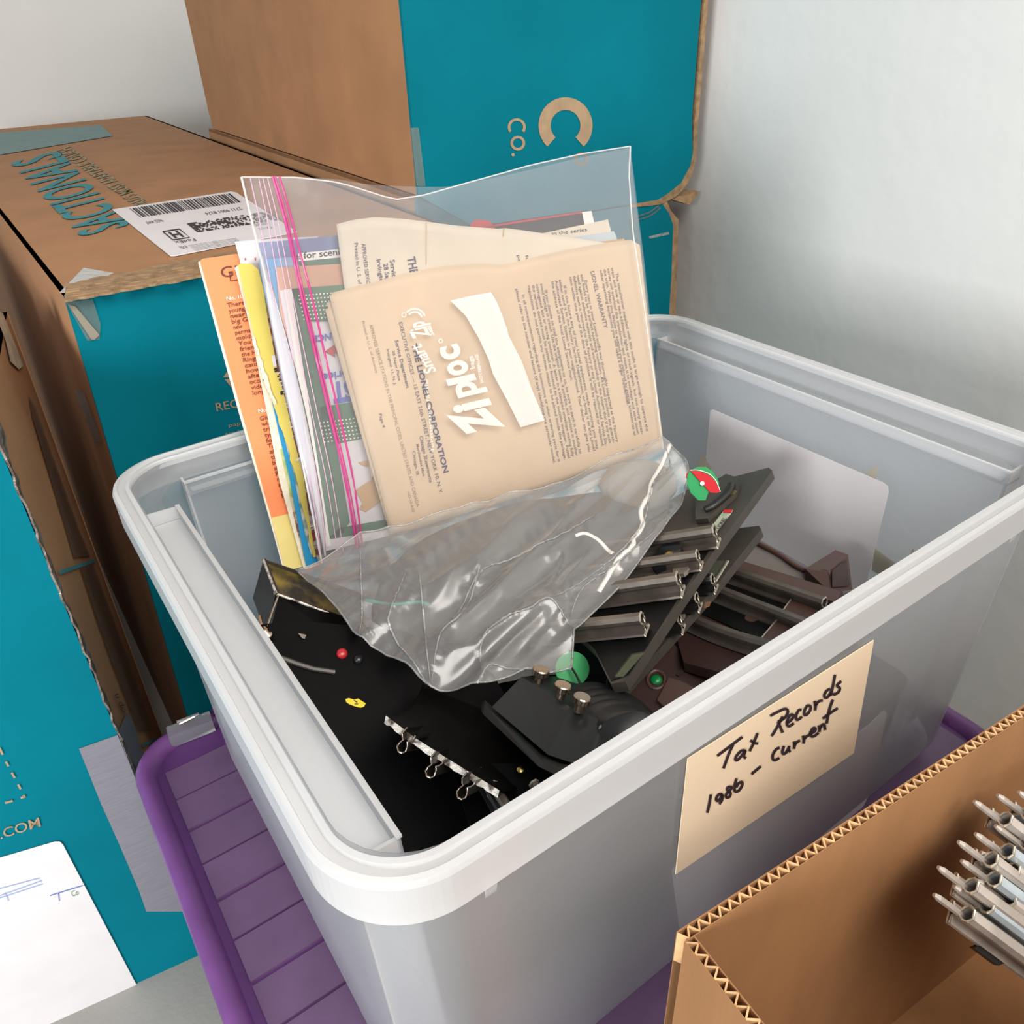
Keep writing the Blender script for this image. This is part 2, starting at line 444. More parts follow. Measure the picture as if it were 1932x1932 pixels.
for i in range(52):
    for j in range(9):
        if r.random() < 0.5 or i in (0, 2): a, b = .40 + i * .0135, .46 + j * .021; t.poly([lp(a, b), lp(a + .0135, b), lp(a + .0135, b + .021), lp(a, b + .021)])
for q in ([(.16, .54), (.30, .54), (.30, .72), (.16, .72)],):
    a, b, c, d = [lp(*k) for k in q]; t.stroke([a, b, c, d, a], 2.0)
t.build('barcode', M_black, B, 'black bars on the label')['kind'] = 'stuff'
t = Print(PT, 0.0022)
t.text('H', lp(.27, .57), lp(.19, .57), lp(.27, .69), bold=0.03)
t.text('FedEx', lp(.32, .75), lp(.15, .75), lp(.32, .80)); t.text('(US)', lp(.2, .86), lp(.14, .86), lp(.2, .91))
t.text('9622 4097', lp(.26, .31), lp(.12, .31), lp(.26, .36)); t.text('2711 9001 8274', lp(.92, .31), lp(.62, .31), lp(.92, .36))
t.text('SAN DIEGO', lp(.97, .66), lp(.84, .66), lp(.97, .70)); t.text('CA US', lp(.97, .74), lp(.86, .74), lp(.97, .78))
for i in range(5): t.text('shipment terms apply to this parcel here', lp(.62, .86 + i * .026), lp(.22, .86 + i * .026), lp(.62, .875 + i * .026))
t.build('label_print', M_black, B, 'small print on the label')['kind'] = 'stuff'
t = Print(PFB, 0.0008)
t.text('RECYCLE', (409, 776), (508, 757), (406, 761), bold=0.01, res=3)
t.text('paper', (432, 806), (470, 799), (431, 799)); t.text('products', (426, 822), (474, 814), (425, 815))
t.poly([(421, 712), (449, 672), (462, 688), (452, 712)]); t.poly([(424, 716), (455, 712), (446, 742)])
t.build('lettering', M_fade, B, 'tan recycling mark and lettering')
# clear tape: corner flap and side strip
t = Print(PFB, 0.0012); t.poly([(124, 570), (175, 565), (190, 612), (188, 640), (165, 643)]); t.build('clear_tape', M_tape, B)
t = Print(PFB, 0.0016); t.poly([(128, 574), (142, 578), (188, 632), (178, 641), (172, 640)]); t.build('clear_tape', mat('pale_tape_fold', '#8f8878', 0.4), B, 'pale fold in the tape')
t = Print(PT, 0.0022); t.poly([(112, 552), (158, 505), (215, 515), (128, 552)]); t.build('clear_tape', M_tape, B)
PBS = Plane(tl, (blf - tl).cross(V((0, 1, 0))))
t = Print(PBS, 0.001); t.poly([(140, 735), (158, 740), (193, 836), (178, 834)]); t.build('clear_tape', M_tape, B)

# --- lower carton D and upper carton C of the stack behind the bin
def wavy(pts): return [PF.on(*p) for p in pts]
XL = 0.421; XL2 = XL + .0473 * (1.6 - VB); XW = 0.840; YB = 1.6
D = thing('moving_carton', 'crushed teal carton at the bottom of the stack beside the wall', 'carton', (0.62, 1.1, FLOOR))
dtop = ZT + .016; dlow = .040
fr = [(787, 448), (1000, 420), (1191, 388), (1246, 379), (1262, 402), (1270, 424), (1267, 520), (1262, 600)]
slab('front_panel', [V((XL, VB, dtop))] + wavy(fr) + [V((0.8064, VB, FLOOR)), V((XL, VB, FLOOR))], (0, 0.005, 0), M_teal, D, 'dented teal printed front')
eg = wavy([(1246, 379), (1262, 402), (1270, 424), (1267, 520), (1262, 600)]); eo = wavy([(1255, 372), (1266, 398), (1281, 415), (1280, 425), (1277, 520), (1275, 600)])
slab('torn_edge', eg + [V((.8064, VB, FLOOR)), V((.8223, VB, FLOOR))] + list(reversed(eo)), (0, 0.006, 0), M_kraft2, D, 'pale torn corner of bare cardboard')
slab('side_panel', [(XL, VB + .005, dtop), (XL2, YB, dtop), (XL2, YB, FLOOR), (XL, VB + .005, FLOOR)], (0.005, 0, 0), M_kraft, D)
slab('side_panel', [(0.8223, VB + .006, dlow), (XW, YB, dlow), (XW, YB, FLOOR), (0.8223, VB + .006, FLOOR)], (-0.005, 0, 0), M_kraft, D)
slab('back_panel', [(XL2, YB, dtop), (XW, YB, dlow - .004), (XW, YB, FLOOR), (XL2, YB, FLOOR)], (0, .005, 0), M_kraft, D)
slab('top_flap', [(XL, VB + .005, dtop), (.8064, VB + .005, dlow - .004), (XW, YB, dlow - .004), (XL2, YB, dtop)], (0, 0, -.005), M_kraft, D)
t = Print(PF, 0.0012)
t.stroke(bez((1188, 412), (1222, 402), (1243, 388)), 3); t.stroke(bez((1190, 418), (1225, 408), (1246, 392)), 3); t.stroke([(1225, 448), (1262, 440)], 5)
t.build('clear_tape', M_tape, D)
Cc = thing('moving_carton', 'teal carton with a round tan emblem on top of the stack', 'carton', (0.63, 1.1, dtop + 0.002))
cf = [(786, 360), (788, 440), (1000, 414), (1191, 385), (1240, 377), (1258, 366), (1284, 345), (1301, 313), (1306, 290), (1308, 241)]
cl = PF.on(774, 241)
top = 0.62
cfp = [V((XL + .002, VB - .001, dtop + .002)), *[q - V((0, .001, 0)) for q in wavy([(900, 432), (1000, 414), (1191, 385), (1240, 377), (1258, 366), (1284, 345), (1301, 313), (1306, 290)])], V((.8574, VB - .001, .137)), V((.8574, VB - .001, top)), V((XL + .002, VB - .001, top))]
slab('front_panel', cfp, (0, .005, 0), M_teal, Cc, 'teal printed front with a crushed corner')
ci = wavy([(1191, 385), (1240, 377), (1258, 366), (1284, 345), (1301, 313), (1306, 290), (1308, 241)]); co = wavy([(1191, 391), (1243, 386), (1266, 375), (1280, 366), (1296, 346), (1306, 325), (1312, 300), (1315, 241)])
for q in ci + co: q.y -= .0015
zt = V((0, 0, top - .137))
slab('torn_edge', ci + [ci[-1] + zt, co[-1] + zt] + list(reversed(co)), (0, .006, 0), M_kraft2, Cc, 'pale bare cardboard along the crushed corner')
slab('side_panel', [(XL + .002, VB + .004, dtop + .002), (XL2 + .002, YB - .02, dtop + .002), (XL2 + .002, YB - .02, top), (XL + .002, VB + .004, top)], (.005, 0, 0), M_kraft, Cc)
slab('side_panel', [(.8594, VB + .005, .137), (.8594, YB - .02, .137), (.8594, YB - .02, top), (.8594, VB + .005, top)], (-.005, 0, 0), M_kraft, Cc)
slab('back_panel', [(XL2 + .002, YB - .02, .12), (.8594, YB - .02, .12), (.8594, YB - .02, top), (XL2 + .002, YB - .02, top)], (0, .005, 0), M_kraft, Cc)
slab('bottom_panel', [(XL + .008, VB + .006, dtop + .002), (.8064, VB + .006, dlow + .004), (.8064, YB - .03, dlow + .004), (XL2 + .008, YB - .03, dtop + .002)], (0, 0, .004), M_kraft, Cc)
slab('top_flap', [(XL + .002, VB, top), (.8594, VB, top), (.8594, YB - .02, top), (XL2 + .002, YB - .02, top)], (0, 0, .005), M_kraft, Cc)
PC = axplane('y', VB - .001)
t = Print(PC, 0.0008)
t.ring((1067, 237), 28, 51, -228, 48, 36, sy=1.05)
t.ring((977, 270), 9, 14); t.ring((975, 240), 12, 17, -215, 35, 24); t.ring((968, 292), 0, 3.2, n=10)
t.build('emblem', M_fade, Cc, 'tan round lettering turned on its side')
t = Print(PC, 0.0008); t.ring((1097, 300), 8, 13); t.build('emblem', mat('dark_tan', '#6b5a45', 0.8), Cc, 'small dark ring')
t = Print(PC, 0.0012); t.poly([(775, 241), (790, 241), (803, 350), (797, 352), (786, 350)]); t.build('clear_tape', M_tape, Cc)
fl = MB()
fa = [PC.on(*q, -.004) for q in [(1262, 375), (1280, 380), (1300, 386), (1312, 372), (1318, 362), (1314, 360), (1300, 368), (1285, 370), (1266, 368)]]
fl.slab(fa, (0, .02, 0)); fl.build('torn_flap', M_kraft2, Cc, label='curled scrap of torn liner')

# --- near carton A at the left
A = thing('moving_carton', 'bright teal carton with silver duct tape at the left edge', 'carton', (-0.3, 0.5, FLOOR))
VA = 0.455
e1 = un(0, 847, 'y', VA); e2 = un(222, 1387, 'y', VA); dv = (e2 - e1) / (e1.z - e2.z)
zA = un(14, 588, 'y', 0.74).z
e1 = e1 + dv * (e1.z - zA)
e3 = e1 + dv * (zA - FLOOR)
fx = V((-0.989, 0.148, 0))
s1 = un(14, 588, 'y', 0.74); s3 = un(310, 1397, 'y', 0.74); s3 = s3 + (s3 - s1) / (s1.z - s3.z) * (s3.z - FLOOR)
PA = Plane(e1, (e3 - e1).cross(fx)); PAS = plane3(e1, e3, s1)
def wA(a): return a
slab('front_panel', [e1, e3, e3 + fx * .62, e1 + fx * .62], V((.147, .985, 0)) * .005, M_teal, A, 'teal printed front')
slab('side_panel', [e1 + V((.0, .006, 0)), e3 + V((0, .006, 0)), s3, s1], V((-.005, 0, 0)), M_kraft, A)
slab('back_panel', [s1, s3, s3 + fx * .6, s1 + fx * .6], V((0, -.005, 0)), M_kraft, A)
slab('side_panel', [e1 + fx * .62, e3 + fx * .62, s3 + fx * .6, s1 + fx * .6], V((.005, 0, 0)), M_kraft, A)
slab('top_flap', [e1 + V((0, .006, 0)), s1, s1 + fx * .6, e1 + fx * .62 + V((0, .006, 0))], V((0, 0, -.005)), M_kraft, A)
# taped, crumpled front edge strip
cr = MB(); rr = random.Random(5); n = 46
pa = []; pb = []
for i in range(n + 1):
    z = zA + (-.33 - zA) * i / n; p = e1 + dv * (zA - z)
    wv = .0055 if i > 3 else .009
    pa.append(p + V((.0022 + rr.uniform(-.0008, .0008), -.0012, 0)) + fx * rr.uniform(.0, .001))
    pb.append(p + V((wv * .55, wv * 1.6, 0)) + V((rr.uniform(-.001, .0014), 0, 0)))
for i in range(n): cr.slab([pa[i], pb[i], pb[i + 1], pa[i + 1]], V((-.0015, .0008, 0)))
cr.build('edge_tape', mat('crumpled_tape_edge', '#8d7f74', 0.3, metal=0.2, h2='#4d4038', vscale=90, bump=0.8, bscale=220), A, label='crumpled shiny tape along the corner')
t = Print(PAS, 0.0016); t.poly([(-4, 584), (6, 592), (25, 640), (44, 690), (36, 697), (20, 682), (10, 640), (-4, 606)]); t.build('clear_tape', mat('torn_pale_liner', '#b3a791', 0.7, var=.2, vscale=60, bump=.5), A, 'torn pale liner at the top corner')
t = Print(PAS, 0.0012); t.poly([(54, 745), (66, 765), (150, 1000), (171, 1048), (140, 1052), (122, 990), (86, 870), (62, 790)]); t.build('clear_tape', M_tape, A)
t = Print(PAS, 0.0012); t.poly([(150, 1066), (175, 1060), (245, 1250), (288, 1374), (262, 1380), (215, 1260), (180, 1160)]); t.build('clear_tape', M_tape, A)
t = Print(PAS, 0.0014); t.poly([(112, 1077), (179, 1054), (181, 1060), (113, 1084)]); t.build('printed_line', M_tealink, A, 'thin teal line')
t = Print(PAS, 0.0014); t.poly([(268, 1404), (298, 1391), (299, 1396), (270, 1409)]); t.build('printed_line', M_tealink, A, 'thin teal line')
t = Print(PAS, 0.0014); t.text('u do', (216, 1310), (232, 1344), (226, 1308)); t.build('lettering', mat('faint_brown_ink', '#3a2a1e', .8), A, 'small dark lettering')
pslab('duct_tape', PA, [(149, 1413), (222, 1387), (248, 1452), (308, 1600), (345, 1720), (276, 1720), (262, 1680), (228, 1600), (190, 1515)], .0004, M_duct, A, .0012)
pslab('duct_tape', PAS, [(224, 1385), (239, 1345), (248, 1352), (270, 1422), (290, 1500), (310, 1600), (306, 1600), (248, 1450)], .0004, M_duct, A, .0012)
t = Print(PA, 0.0012)
for a, b in (((-1, 1411), (5, 1424)), ((11, 1437), (16, 1446)), ((22, 1458), (28, 1468)), ((34, 1480), (39, 1489)), ((39, 1506), (48, 1502)), ((10, 1515), (24, 1511)), ((-14, 1522), (-4, 1518)), ((44, 1500), (47, 1505))): t.stroke([a, b], 4)
t.build('dashed_line', M_fade, A, 'pale tan dashed line')
t = Print(PA, 0.0012)
t.text('LOVESAC.COM', (-131, 1625), (77, 1559), (-135, 1608), bold=0.005, res=3)
t.build('lettering', M_fade, A, 'pale tan lettering')
pslab('paper_label', PA, [(-140, 1660), (104, 1588), (113, 1588), (119, 1594), (172, 1695), (290, 1920), (-60, 2010)], .0005, M_label, A, .0014)
t = Print(PA, 0.0020)
for a in ([(-20, 1682), (74, 1657), (80, 1668), (14, 1690), (-20, 1700)], [(0, 1690), (78, 1662)], [(10, 1684), (16, 1700)]): t.stroke(a, 1.6)
t.build('drawn_line', M_blueink, A, 'faint blue line drawing')
t = Print(PA, 0.0020); t.stroke([(94, 1690), (156, 1671)], 1.6); t.stroke([(110, 1685), (112, 1700)], 1.6); t.build('drawn_line', M_bluedark, A, 'blue ruled line')
t = Print(PA, 0.0020); t.text('Co', (136, 1692), (149, 1688), (133, 1682)); t.build('lettering', M_greenink, A, 'green lettering')

G = thing('moving_carton', 'added plain brown carton shading the gap behind the bright teal carton', 'carton', (-.31, 1.1, FLOOR))  # unseen filler carton, added to keep light out of the gap
for nm, a_, b_ in (('front_panel', (-.56, .87, FLOOR), (-.062, .875, zA - .01)), ('back_panel', (-.56, 1.45, FLOOR), (-.062, 1.455, zA - .01)), ('side_panel', (-.067, .8755, FLOOR), (-.062, 1.4495, zA - .01)), ('side_panel', (-.56, .8755, FLOOR), (-.555, 1.4495, zA - .01)), ('top_flap', (-.5545, .8755, zA - .015), (-.0675, 1.4495, zA - .01))):
    m_ = MB(); m_.box(a_, b_); m_.build(nm, M_kraft, G)

# ------------------------------------------------------------------ purple-lidded bin underneath
def rrect(x0, y0, x1, y1, r, z, n=8):
    out = []
    for cx, cy, a0 in ((x1 - r, y0 + r, -90), (x1 - r, y1 - r, 0), (x0 + r, y1 - r, 90), (x0 + r, y0 + r, 180)):
        for i in range(n + 1):
            a = math.radians(a0 + 90 * i / n); out.append(V((cx + r * math.cos(a), cy + r * math.sin(a), z)))
    return out
def loft(mb, loops, closed=False, mi=0):
    n = len(loops[0]); v = [p for l in loops for p in l]; f = []
    k = len(loops)
    for i in range(k if closed else k - 1):
        for j in range(n):
            a, b = i * n, ((i + 1) % k) * n
            f.append([a + j, a + (j + 1) % n, b + (j + 1) % n, b + j])
    mb.add(v, f, mi)
LX0, LY0, LX1, LY1 = -0.0575, -0.03, 0.580, 0.452
PBn = thing('storage_bin', 'storage bin with a dusty purple ridged lid under the clear tub', 'bin', (0.28, 0.21, FLOOR))
m = MB()
loft(m, [rrect(LX0 + d, LY0 + d, LX1 - d, LY1 - d, .045, z) for d, z in ((.012, -.302), (.04, FLOOR + .004), (.043, FLOOR + .004), (.015, -.302))], closed=True)
m.box((LX0 + .05, LY0 + .05, FLOOR + .001), (LX1 - .05, LY1 - .05, FLOOR + .004))
m.build('bin_body', mat('clear_bin_body', '#b9bcc0', .5), PBn)
m = MB()
prof = [(0, -.303), (0, -.288), (.002, -.284), (.006, -.282), (.012, -.283), (.015, -.287), (.017, -.291), (.017, -.296), (.004, -.297)]
loft(m, [rrect(LX0 + d, LY0 + d, LX1 - d, LY1 - d, .045 - d * .6, z) for d, z in prof], closed=True)
m.build('lid_border', mat('purple_border', '#6d4079', .38, var=.1, vscale=40), PBn, smooth=True, label='raised rounded purple border')
m = MB(); m.slab(rrect(LX0 + .0155, LY0 + .0155, LX1 - .0155, LY1 - .0155, .035, -.291), (0, 0, -.004)); m.build('lid_panel', M_purple2, PBn)
yv = LY0 + .028; k = 0
while yv + .036 < LY1 - .012:
    m = MB(); hh = .0028 if k % 2 else .0015
    m.slab([(LX0 + .024, yv, -.291), (LX1 - .024, yv, -.291), (LX1 - .024, yv + .0345, -.291), (LX0 + .024, yv + .0345, -.291)], (0, 0, hh))
    m.build('lid_ridge', M_purple, PBn); yv += .0375; k += 1
def q29(x, y, z=-.28): return un(x, y, 'z', z)
m = MB()
a = un(313, 1372, 'z', -.276); b = un(395, 1341, 'z', -.276)
hd = (b - a).normalized(); hn = V((-hd.y, hd.x, 0))
m.slab([a, b, b - hn * .014, a - hn * .014], (0, 0, -.014)); m.slab([a + hn * .001 + hd * .01, a + hd * .03 + hn * .001, a + hd * .03 - hn * .003, a + hd * .01 - hn * .003], (0, 0, .002))
lt = m.build('latch', M_latch, PBn, label='cloudy clear latch at the lid corner')
m = MB(); m.tube([a + hd * .012 + V((0, 0, .003)) - hn * .006, a + hd * .026 + V((0, 0, .0042)) - hn * .005], .0012, 6); m.build('latch_wire', M_nickel, lt)
m = MB(); m.box((.028, .434, -.292), (.062, .452, -.274)); m.box((.022, .441, -.288), (.03, .449, -.28)); m.build('hinge_block', M_purple2, PBn)

# ------------------------------------------------------------------ the clear tub
W, L = 0.563, 0.425
ZB = -0.2795
T = thing('storage_tub', 'large clear frosted plastic tub full of toy railway parts and papers', 'storage tub', (W / 2, L / 2, ZB))
def off(d): return (0 + d, 0 + d, W - d, L - d)
def wallins(z): return .0112 + (-z) * .026
m = MB()
loops = []
for z in (-.003, -.03, -.1, -.2, ZB + .012): loops.append(rrect(*off(wallins(z)), .040, z))
loops.append(rrect(*off(wallins(ZB) + .004), .036, ZB))
for z in (ZB + .004, ZB + .014, -.2, -.1, -.03, -.003): loops.append(rrect(*off(wallins(z) + .0022), .038, z))
loft(m, loops, closed=True)
bo = rrect(*off(wallins(ZB) + .004), .036, ZB); bi = rrect(*off(wallins(ZB) + .0062), .036, ZB + .004)
m.add(bo, [list(range(len(bo) - 1, -1, -1))]); m.add(bi, [list(range(len(bi)))])
m.build('tub_wall', M_plastic, T, smooth=True)
m = MB()
prof = [(0, -.026), (0, -.0035), (.0012, -.0006), (.0036, 0), (.0043, -.0014), (.0086, -.0024), (.0093, -.0004), (.0118, 0), (.0125, -.0015), (.0128, -.0065), (.0110, -.0065), (.0106, -.0040), (.0024, -.0036), (.0020, -.026)]
loft(m, [rrect(*off(d), max(.046 - d, .012), z, 16) for d, z in prof], closed=True)
m.build('rim', M_rim, T)
# recessed ledges on each wall: a raised lip, a sunken floor strip, an inner face and two cheeks
def ledge(axis, side, a0, a1, depth, zt=-.019, zf=-.028, r=.004):
    mb = MB()
    def P_(s, d, z):   # s along the wall, d inward from the rim outer edge
        if axis == 'y': return V((d if side < 0 else W - d, s, z))
        return V((s, d if side < 0 else L - d, z))
    th = .0018
    w0 = wallins(zf) + .002
    mb.slab([P_(a0, w0, zf), P_(a1, w0, zf), P_(a1, depth, zf), P_(a0, depth, zf)], (0, 0, -th))
    zb = ZB + .012; din = depth + (-zb) * .05
    q = [P_(a0, depth, zt), P_(a1, depth, zt), P_(a1 - .006 * (1 if a1 > a0 else -1), din, zb), P_(a0 + .006, din, zb)]
    nrm = P_(0, 1, 0) - P_(0, 0, 0)
    mb.slab(q, nrm * -th)
    mb.slab([P_(a0, depth - th - .0001, zt - .0002), P_(a1, depth - th - .0001, zt - .0002), P_(a1, depth + .0009, zt - .0002), P_(a0, depth + .0009, zt - .0002)], (0, 0, .0014), 1)
    for s0, sg in ((a0, 1), (a1, -1)):
        along = (P_(1, 0, 0) - P_(0, 0, 0)) * sg
        mb.slab([P_(s0, w0, zt + .001), P_(s0, depth - .001, zt), P_(s0 + sg * .006, din - .001, zb), P_(s0 + sg * .004, wallins(zb) + .003, zb)], along * th, 1)
    return mb
ledge('y', -1, .037, .372, .0375).build('inset_panel', [M_plastic, M_rim], T, label='inset side with a handle ledge')
ledge('y', 1, .037, .395, .0325).build('inset_panel', [M_plastic, M_rim], T)
ledge('x', 1, .050, W - .05, .0235).build('inset_panel', [M_plastic, M_rim], T)
# bright ledge floors
def strip(a, b, c, d): return [V(a), V(b), V(c), V(d)]
m = MB(); m.slab([(.018, .042, -.0275), (.036, .042, -.0275), (.036, .368, -.0275), (.018, .368, -.0275)], (0, 0, -.0008)); m.build('ledge_floor', M_rim, T)
m = MB(); m.slab([(W - .017, .042, -.0275), (W - .031, .042, -.0275), (W - .031, .390, -.0275), (W - .017, .390, -.0275)], (0, 0, -.0008)); m.build('ledge_floor', M_rim, T)
m = MB(); m.slab([(.055, L - .0155, -.0275), (W - .055, L - .0155, -.0275), (W - .055, L - .022, -.0275), (.055, L - .022, -.0275)], (0, 0, -.0008)); m.build('ledge_floor', M_rim, T)
# outer ribs under the front rim
for xx in (.062, .5):
    m = MB(); m.slab([(xx, .0045, -.005), (xx, wallins(-.05) + .0005, -.055), (xx, wallins(-.005) + .0005, -.005)], (.006, 0, 0)); m.build('rim_rib', M_rim, T)

# sheets and card on the tub walls
def wallplane_front(o): return plane3(V((0, wallins(-.03) - o, -.03)), V((.5, wallins(-.03) - o, -.03)), V((0, wallins(-.25) - o, -.25)))
PCd = wallplane_front(.0012)
card = thing('name_card', 'cream card handwritten in black marker on the front of the clear tub', 'card', PCd.on(1450, 1530))
pslab('card_sheet', PCd, [(1298, 1432), (1649, 1208), (1611, 1421), (1275, 1650)], .0006, M_card, card)
t = Print(PCd, .0004)
def cz(pts): return [(1230 + x * .36335, 1190 + y * .36335) for x, y in pts]
for st in ([(340, 650), (400, 605), (470, 552)], [(422, 592), (400, 640), (372, 715)],
           [(482, 620), (462, 626), (440, 650), (434, 668), (444, 672), (466, 650), (486, 622), (478, 652), (490, 662)],
           [(512, 568), (530, 582), (552, 586)], [(549, 532), (530, 580), (508, 626)],
           [(680, 445), (662, 480), (640, 520), (622, 547)], [(615, 442), (650, 424), (690, 406), (706, 416), (700, 440), (678, 462), (655, 472)], [(655, 472), (668, 502), (680, 530)],
           [(702, 480), (724, 464), (736, 442), (722, 436), (706, 460), (702, 486), (714, 496), (738, 480)],
           [(778, 412), (764, 412), (750, 438), (750, 458), (760, 462), (780, 446)],
           [(806, 390), (794, 412), (792, 434), (804, 436), (822, 414), (824, 394), (812, 388), (804, 392)],
           [(845, 364), (850, 390), (848, 414)], [(849, 392), (866, 368), (888, 362)],
           [(926, 302), (908, 312), (896, 334), (902, 348), (916, 342), (934, 312)], [(951, 228), (942, 280), (928, 338)],
           [(984, 262), (962, 284), (976, 298), (970, 318), (950, 330), (940, 326)],
           [(306, 850), (300, 890), (288, 946)],
           [(366, 850), (346, 852), (334, 872), (340, 884), (354, 874), (366, 852), (364, 880), (350, 900)],
           [(418, 812), (396, 812), (392, 828), (408, 842), (404, 862), (388, 866), (386, 850), (402, 834), (418, 812)],
           [(440, 768), (430, 806), (432, 834), (450, 832), (468, 806), (468, 786), (452, 792), (438, 814)],
           [(518, 745), (566, 704)],
           [(664, 608), (646, 616), (628, 646), (630, 668), (642, 672), (662, 660)],
           [(686, 598), (678, 628), (684, 640), (698, 632), (712, 606)], [(713, 598), (712, 616), (718, 632)],
           [(738, 574), (741, 594), (738, 614)], [(740, 598), (752, 580), (770, 570)],
           [(785, 544), (790, 564), (788, 586)], [(789, 568), (802, 550), (822, 540)],
           [(824, 536), (846, 522), (850, 508), (838, 506), (824, 530), (828, 546), (842, 548), (866, 530)],
           [(868, 490), (872, 508), (870, 526)], [(871, 510), (886, 488), (896, 488), (898, 502), (902, 516)],
           [(940, 358), (922, 410), (908, 482)], [(888, 456), (926, 428), (966, 402)]):
    t.stroke(cz(bez(*st, n=5)) if len(st) > 2 else cz(st), 5.2)
t.build('handwriting', M_marker, card, 'black marker handwriting')
PCi = wallplane_front(-.0034)
tag(pslab('paper_sheet', PCi, [(1268, 1642), (1640, 1368), (1668, 1340), (1674, 1346), (1640, 1500), (1560, 1650), (1290, 1800)], .0005, M_paperw), 'white paper sheet inside the tub behind the handwritten card', 'paper sheet')
PR = plane3(V((W - .0325, 0, -.019)), V((W - .0325, .4, -.019)), V((W - .0325 - .05 * .25, 0, -.269))).shift(.0006)
tag(pslab('paper_sheet', PR, [(1340, 774), (1346, 773), (1665, 910), (1675, 918), (1676, 930), (1630, 1120), (1600, 1240), (1300, 1240), (1328, 900)], .0004, M_paperw), 'white sheet with rounded corners standing against the inner right wall', 'paper sheet')
PR2 = PR.shift(-.0034)
for lb, px in (('yellowed tape scrap pointing up above the white sheet corner', [(1656, 880), (1652, 906), (1634, 892)]),
               ('large yellowed tape scrap right of the white sheet', [(1650, 1034), (1686, 1060), (1702, 1084), (1676, 1094), (1645, 1076)]),
               ('small yellowed tape scrap near the front right rim', [(1722, 1034), (1740, 1058), (1716, 1078), (1706, 1072)])):
    tag(pslab('tape_scrap', PR2, px, .0004, M_mask), lb, 'tape', 'yellowed tape scraps on the tub wall')

# ------------------------------------------------------------------ papers and zip bag
BN = V((-.1408, -.935, .3255)); BP = V((.165, .416, .179))
PZ = Plane(BP, BN)                    # the middle of the zip bag
def book(name, label, cat, cover, px, o, m, th, pages=M_tear, group=None, inset=3):
    r0 = PZ.on(*px[0], o)
    bk = thing(name, label, cat, sum((PZ.on(*p, o) for p in px), V((0, 0, 0))) / len(px), group)
    pslab(cover, PZ, px, min(th * .25, .0006), m, bk, o)
    return bk
ob = book('booklet', 'orange and yellow booklet leaning behind the others', 'booklet', 'cover', [(377, 492), (383, 488), (470, 476), (640, 470), (720, 1000), (640, 1052), (548, 1075), (538, 1075), (512, 976), (455, 775), (410, 610)], -.030, M_orange, .003)
pslab('page', PZ, [(374, 494), (470, 477), (640, 470), (720, 1000), (640, 1052), (540, 1077), (535, 1076), (509, 980), (450, 775), (405, 610)], .0026, M_tear, ob, -.0307)
t = Print(PZ, -.0294); t.poly([(512, 977), (558, 966), (700, 930), (720, 1000), (640, 1052), (548, 1075), (538, 1075)]); t.build('cover_band', M_yellow, ob, 'yellow lower band')
t = Print(PZ, -.0292)
t.text('GI', (418, 524), (449, 520), (415, 504), res=3); t.stroke([(433, 513), (435, 530), (449, 528)], 2.2)
bt = ["There's a", 'young and', 'nearly all', 'big Giant', 'new', 'permanent', 'molded in', "You'll be", 'friends at', 'the Happy', 'Rings be', 'cause all', 'how. It is', 'after the', 'occasion', 'video set', 'long ago']
for i, s_ in enumerate(bt):
    x0, y0 = 429 + i * 3.02, 580 + i * 10.35
    t.text(s_, (x0, y0), (x0 + 7.2 * len(s_) * .78, y0 - 1.25 * len(s_) * .78), (x0 - 1.6, y0 - 8.2), bold=.008)
bt = ['Giant a', 'wire on', 'trick of', 'type any', 'for-cut', 'Tain and', 'after all', 'the old', 'bone an', 'show me', 'Pull on', 'main one', 'make it', 'to an', 'long.']
for i, s_ in enumerate(bt):
    x0, y0 = 491 + i * 2.95, 794 + i * 10.4
    t.text(s_, (x0, y0), (x0 + 7.0 * len(s_) * .78, y0 - 1.35 * len(s_) * .78), (x0 - 1.6, y0 - 8.2), bold=.008)
t.build('lettering', M_brownink, ob, 'dark brown lettering')
t = Print(PZ, -.0292); t.text('No. 1000', (428, 567), (470, 560), (427, 560), bold=.01); t.text('No. 1001', (488, 779), (530, 771), (487, 772), bold=.01); t.build('lettering', M_white, ob, 'white numbers')

wp = book('paper_sheet', 'white paper sheet with red ticks above the yellow booklet', 'paper sheet', 'sheet', [(443, 456), (520, 450), (600, 446), (600, 560), (470, 560), (458, 512)], -.0262, M_paperw, .001)
t = Print(PZ, -.0256); t.stroke([(462, 487), (463, 491)], 2); t.stroke([(481, 486), (482, 491)], 2); t.build('printed_mark', M_red, wp)
cb = book('booklet', 'cream booklet with a torn spine and pictures beside the orange one', 'booklet', 'cover', [(443, 505), (452, 500), (520, 520), (640, 1040), (600, 1066), (576, 1074), (572, 1070), (527, 906), (500, 760), (470, 610)], -.0245, M_tear, .002)
for k in range(3): pslab('page', PZ, [(445 + k * 3, 507 - k), (520, 520), (640, 1040), (600, 1066), (577 + k * 2, 1073), (529 + k * 3, 906), (502 + k * 3, 760), (472 + k * 3, 610)], .0008, M_cream2, cb, -.0255 - k * .0011)
t = Print(PZ, -.0240); t.poly([(528, 848), (538, 846), (560, 935), (548, 938)]); t.build('printed_patch', mat('grass_print', '#a9bd62', .7, h2='#d8d7a0', vscale=90), cb, 'green picture patch')
t = Print(PZ, -.0240); t.poly([(545, 930), (560, 930), (590, 1060), (577, 1066), (560, 1000)]); t.build('printed_patch', mat('mixed_print', '#8a4a3a', .7, h2='#c8b890', vscale=160, thresh=(.42, .52)), cb, 'patterned picture patch')
t = Print(PZ, -.0240); t.text('N', (496, 718), (505, 716), (494, 700), bold=.03); t.build('lettering', M_black, cb)
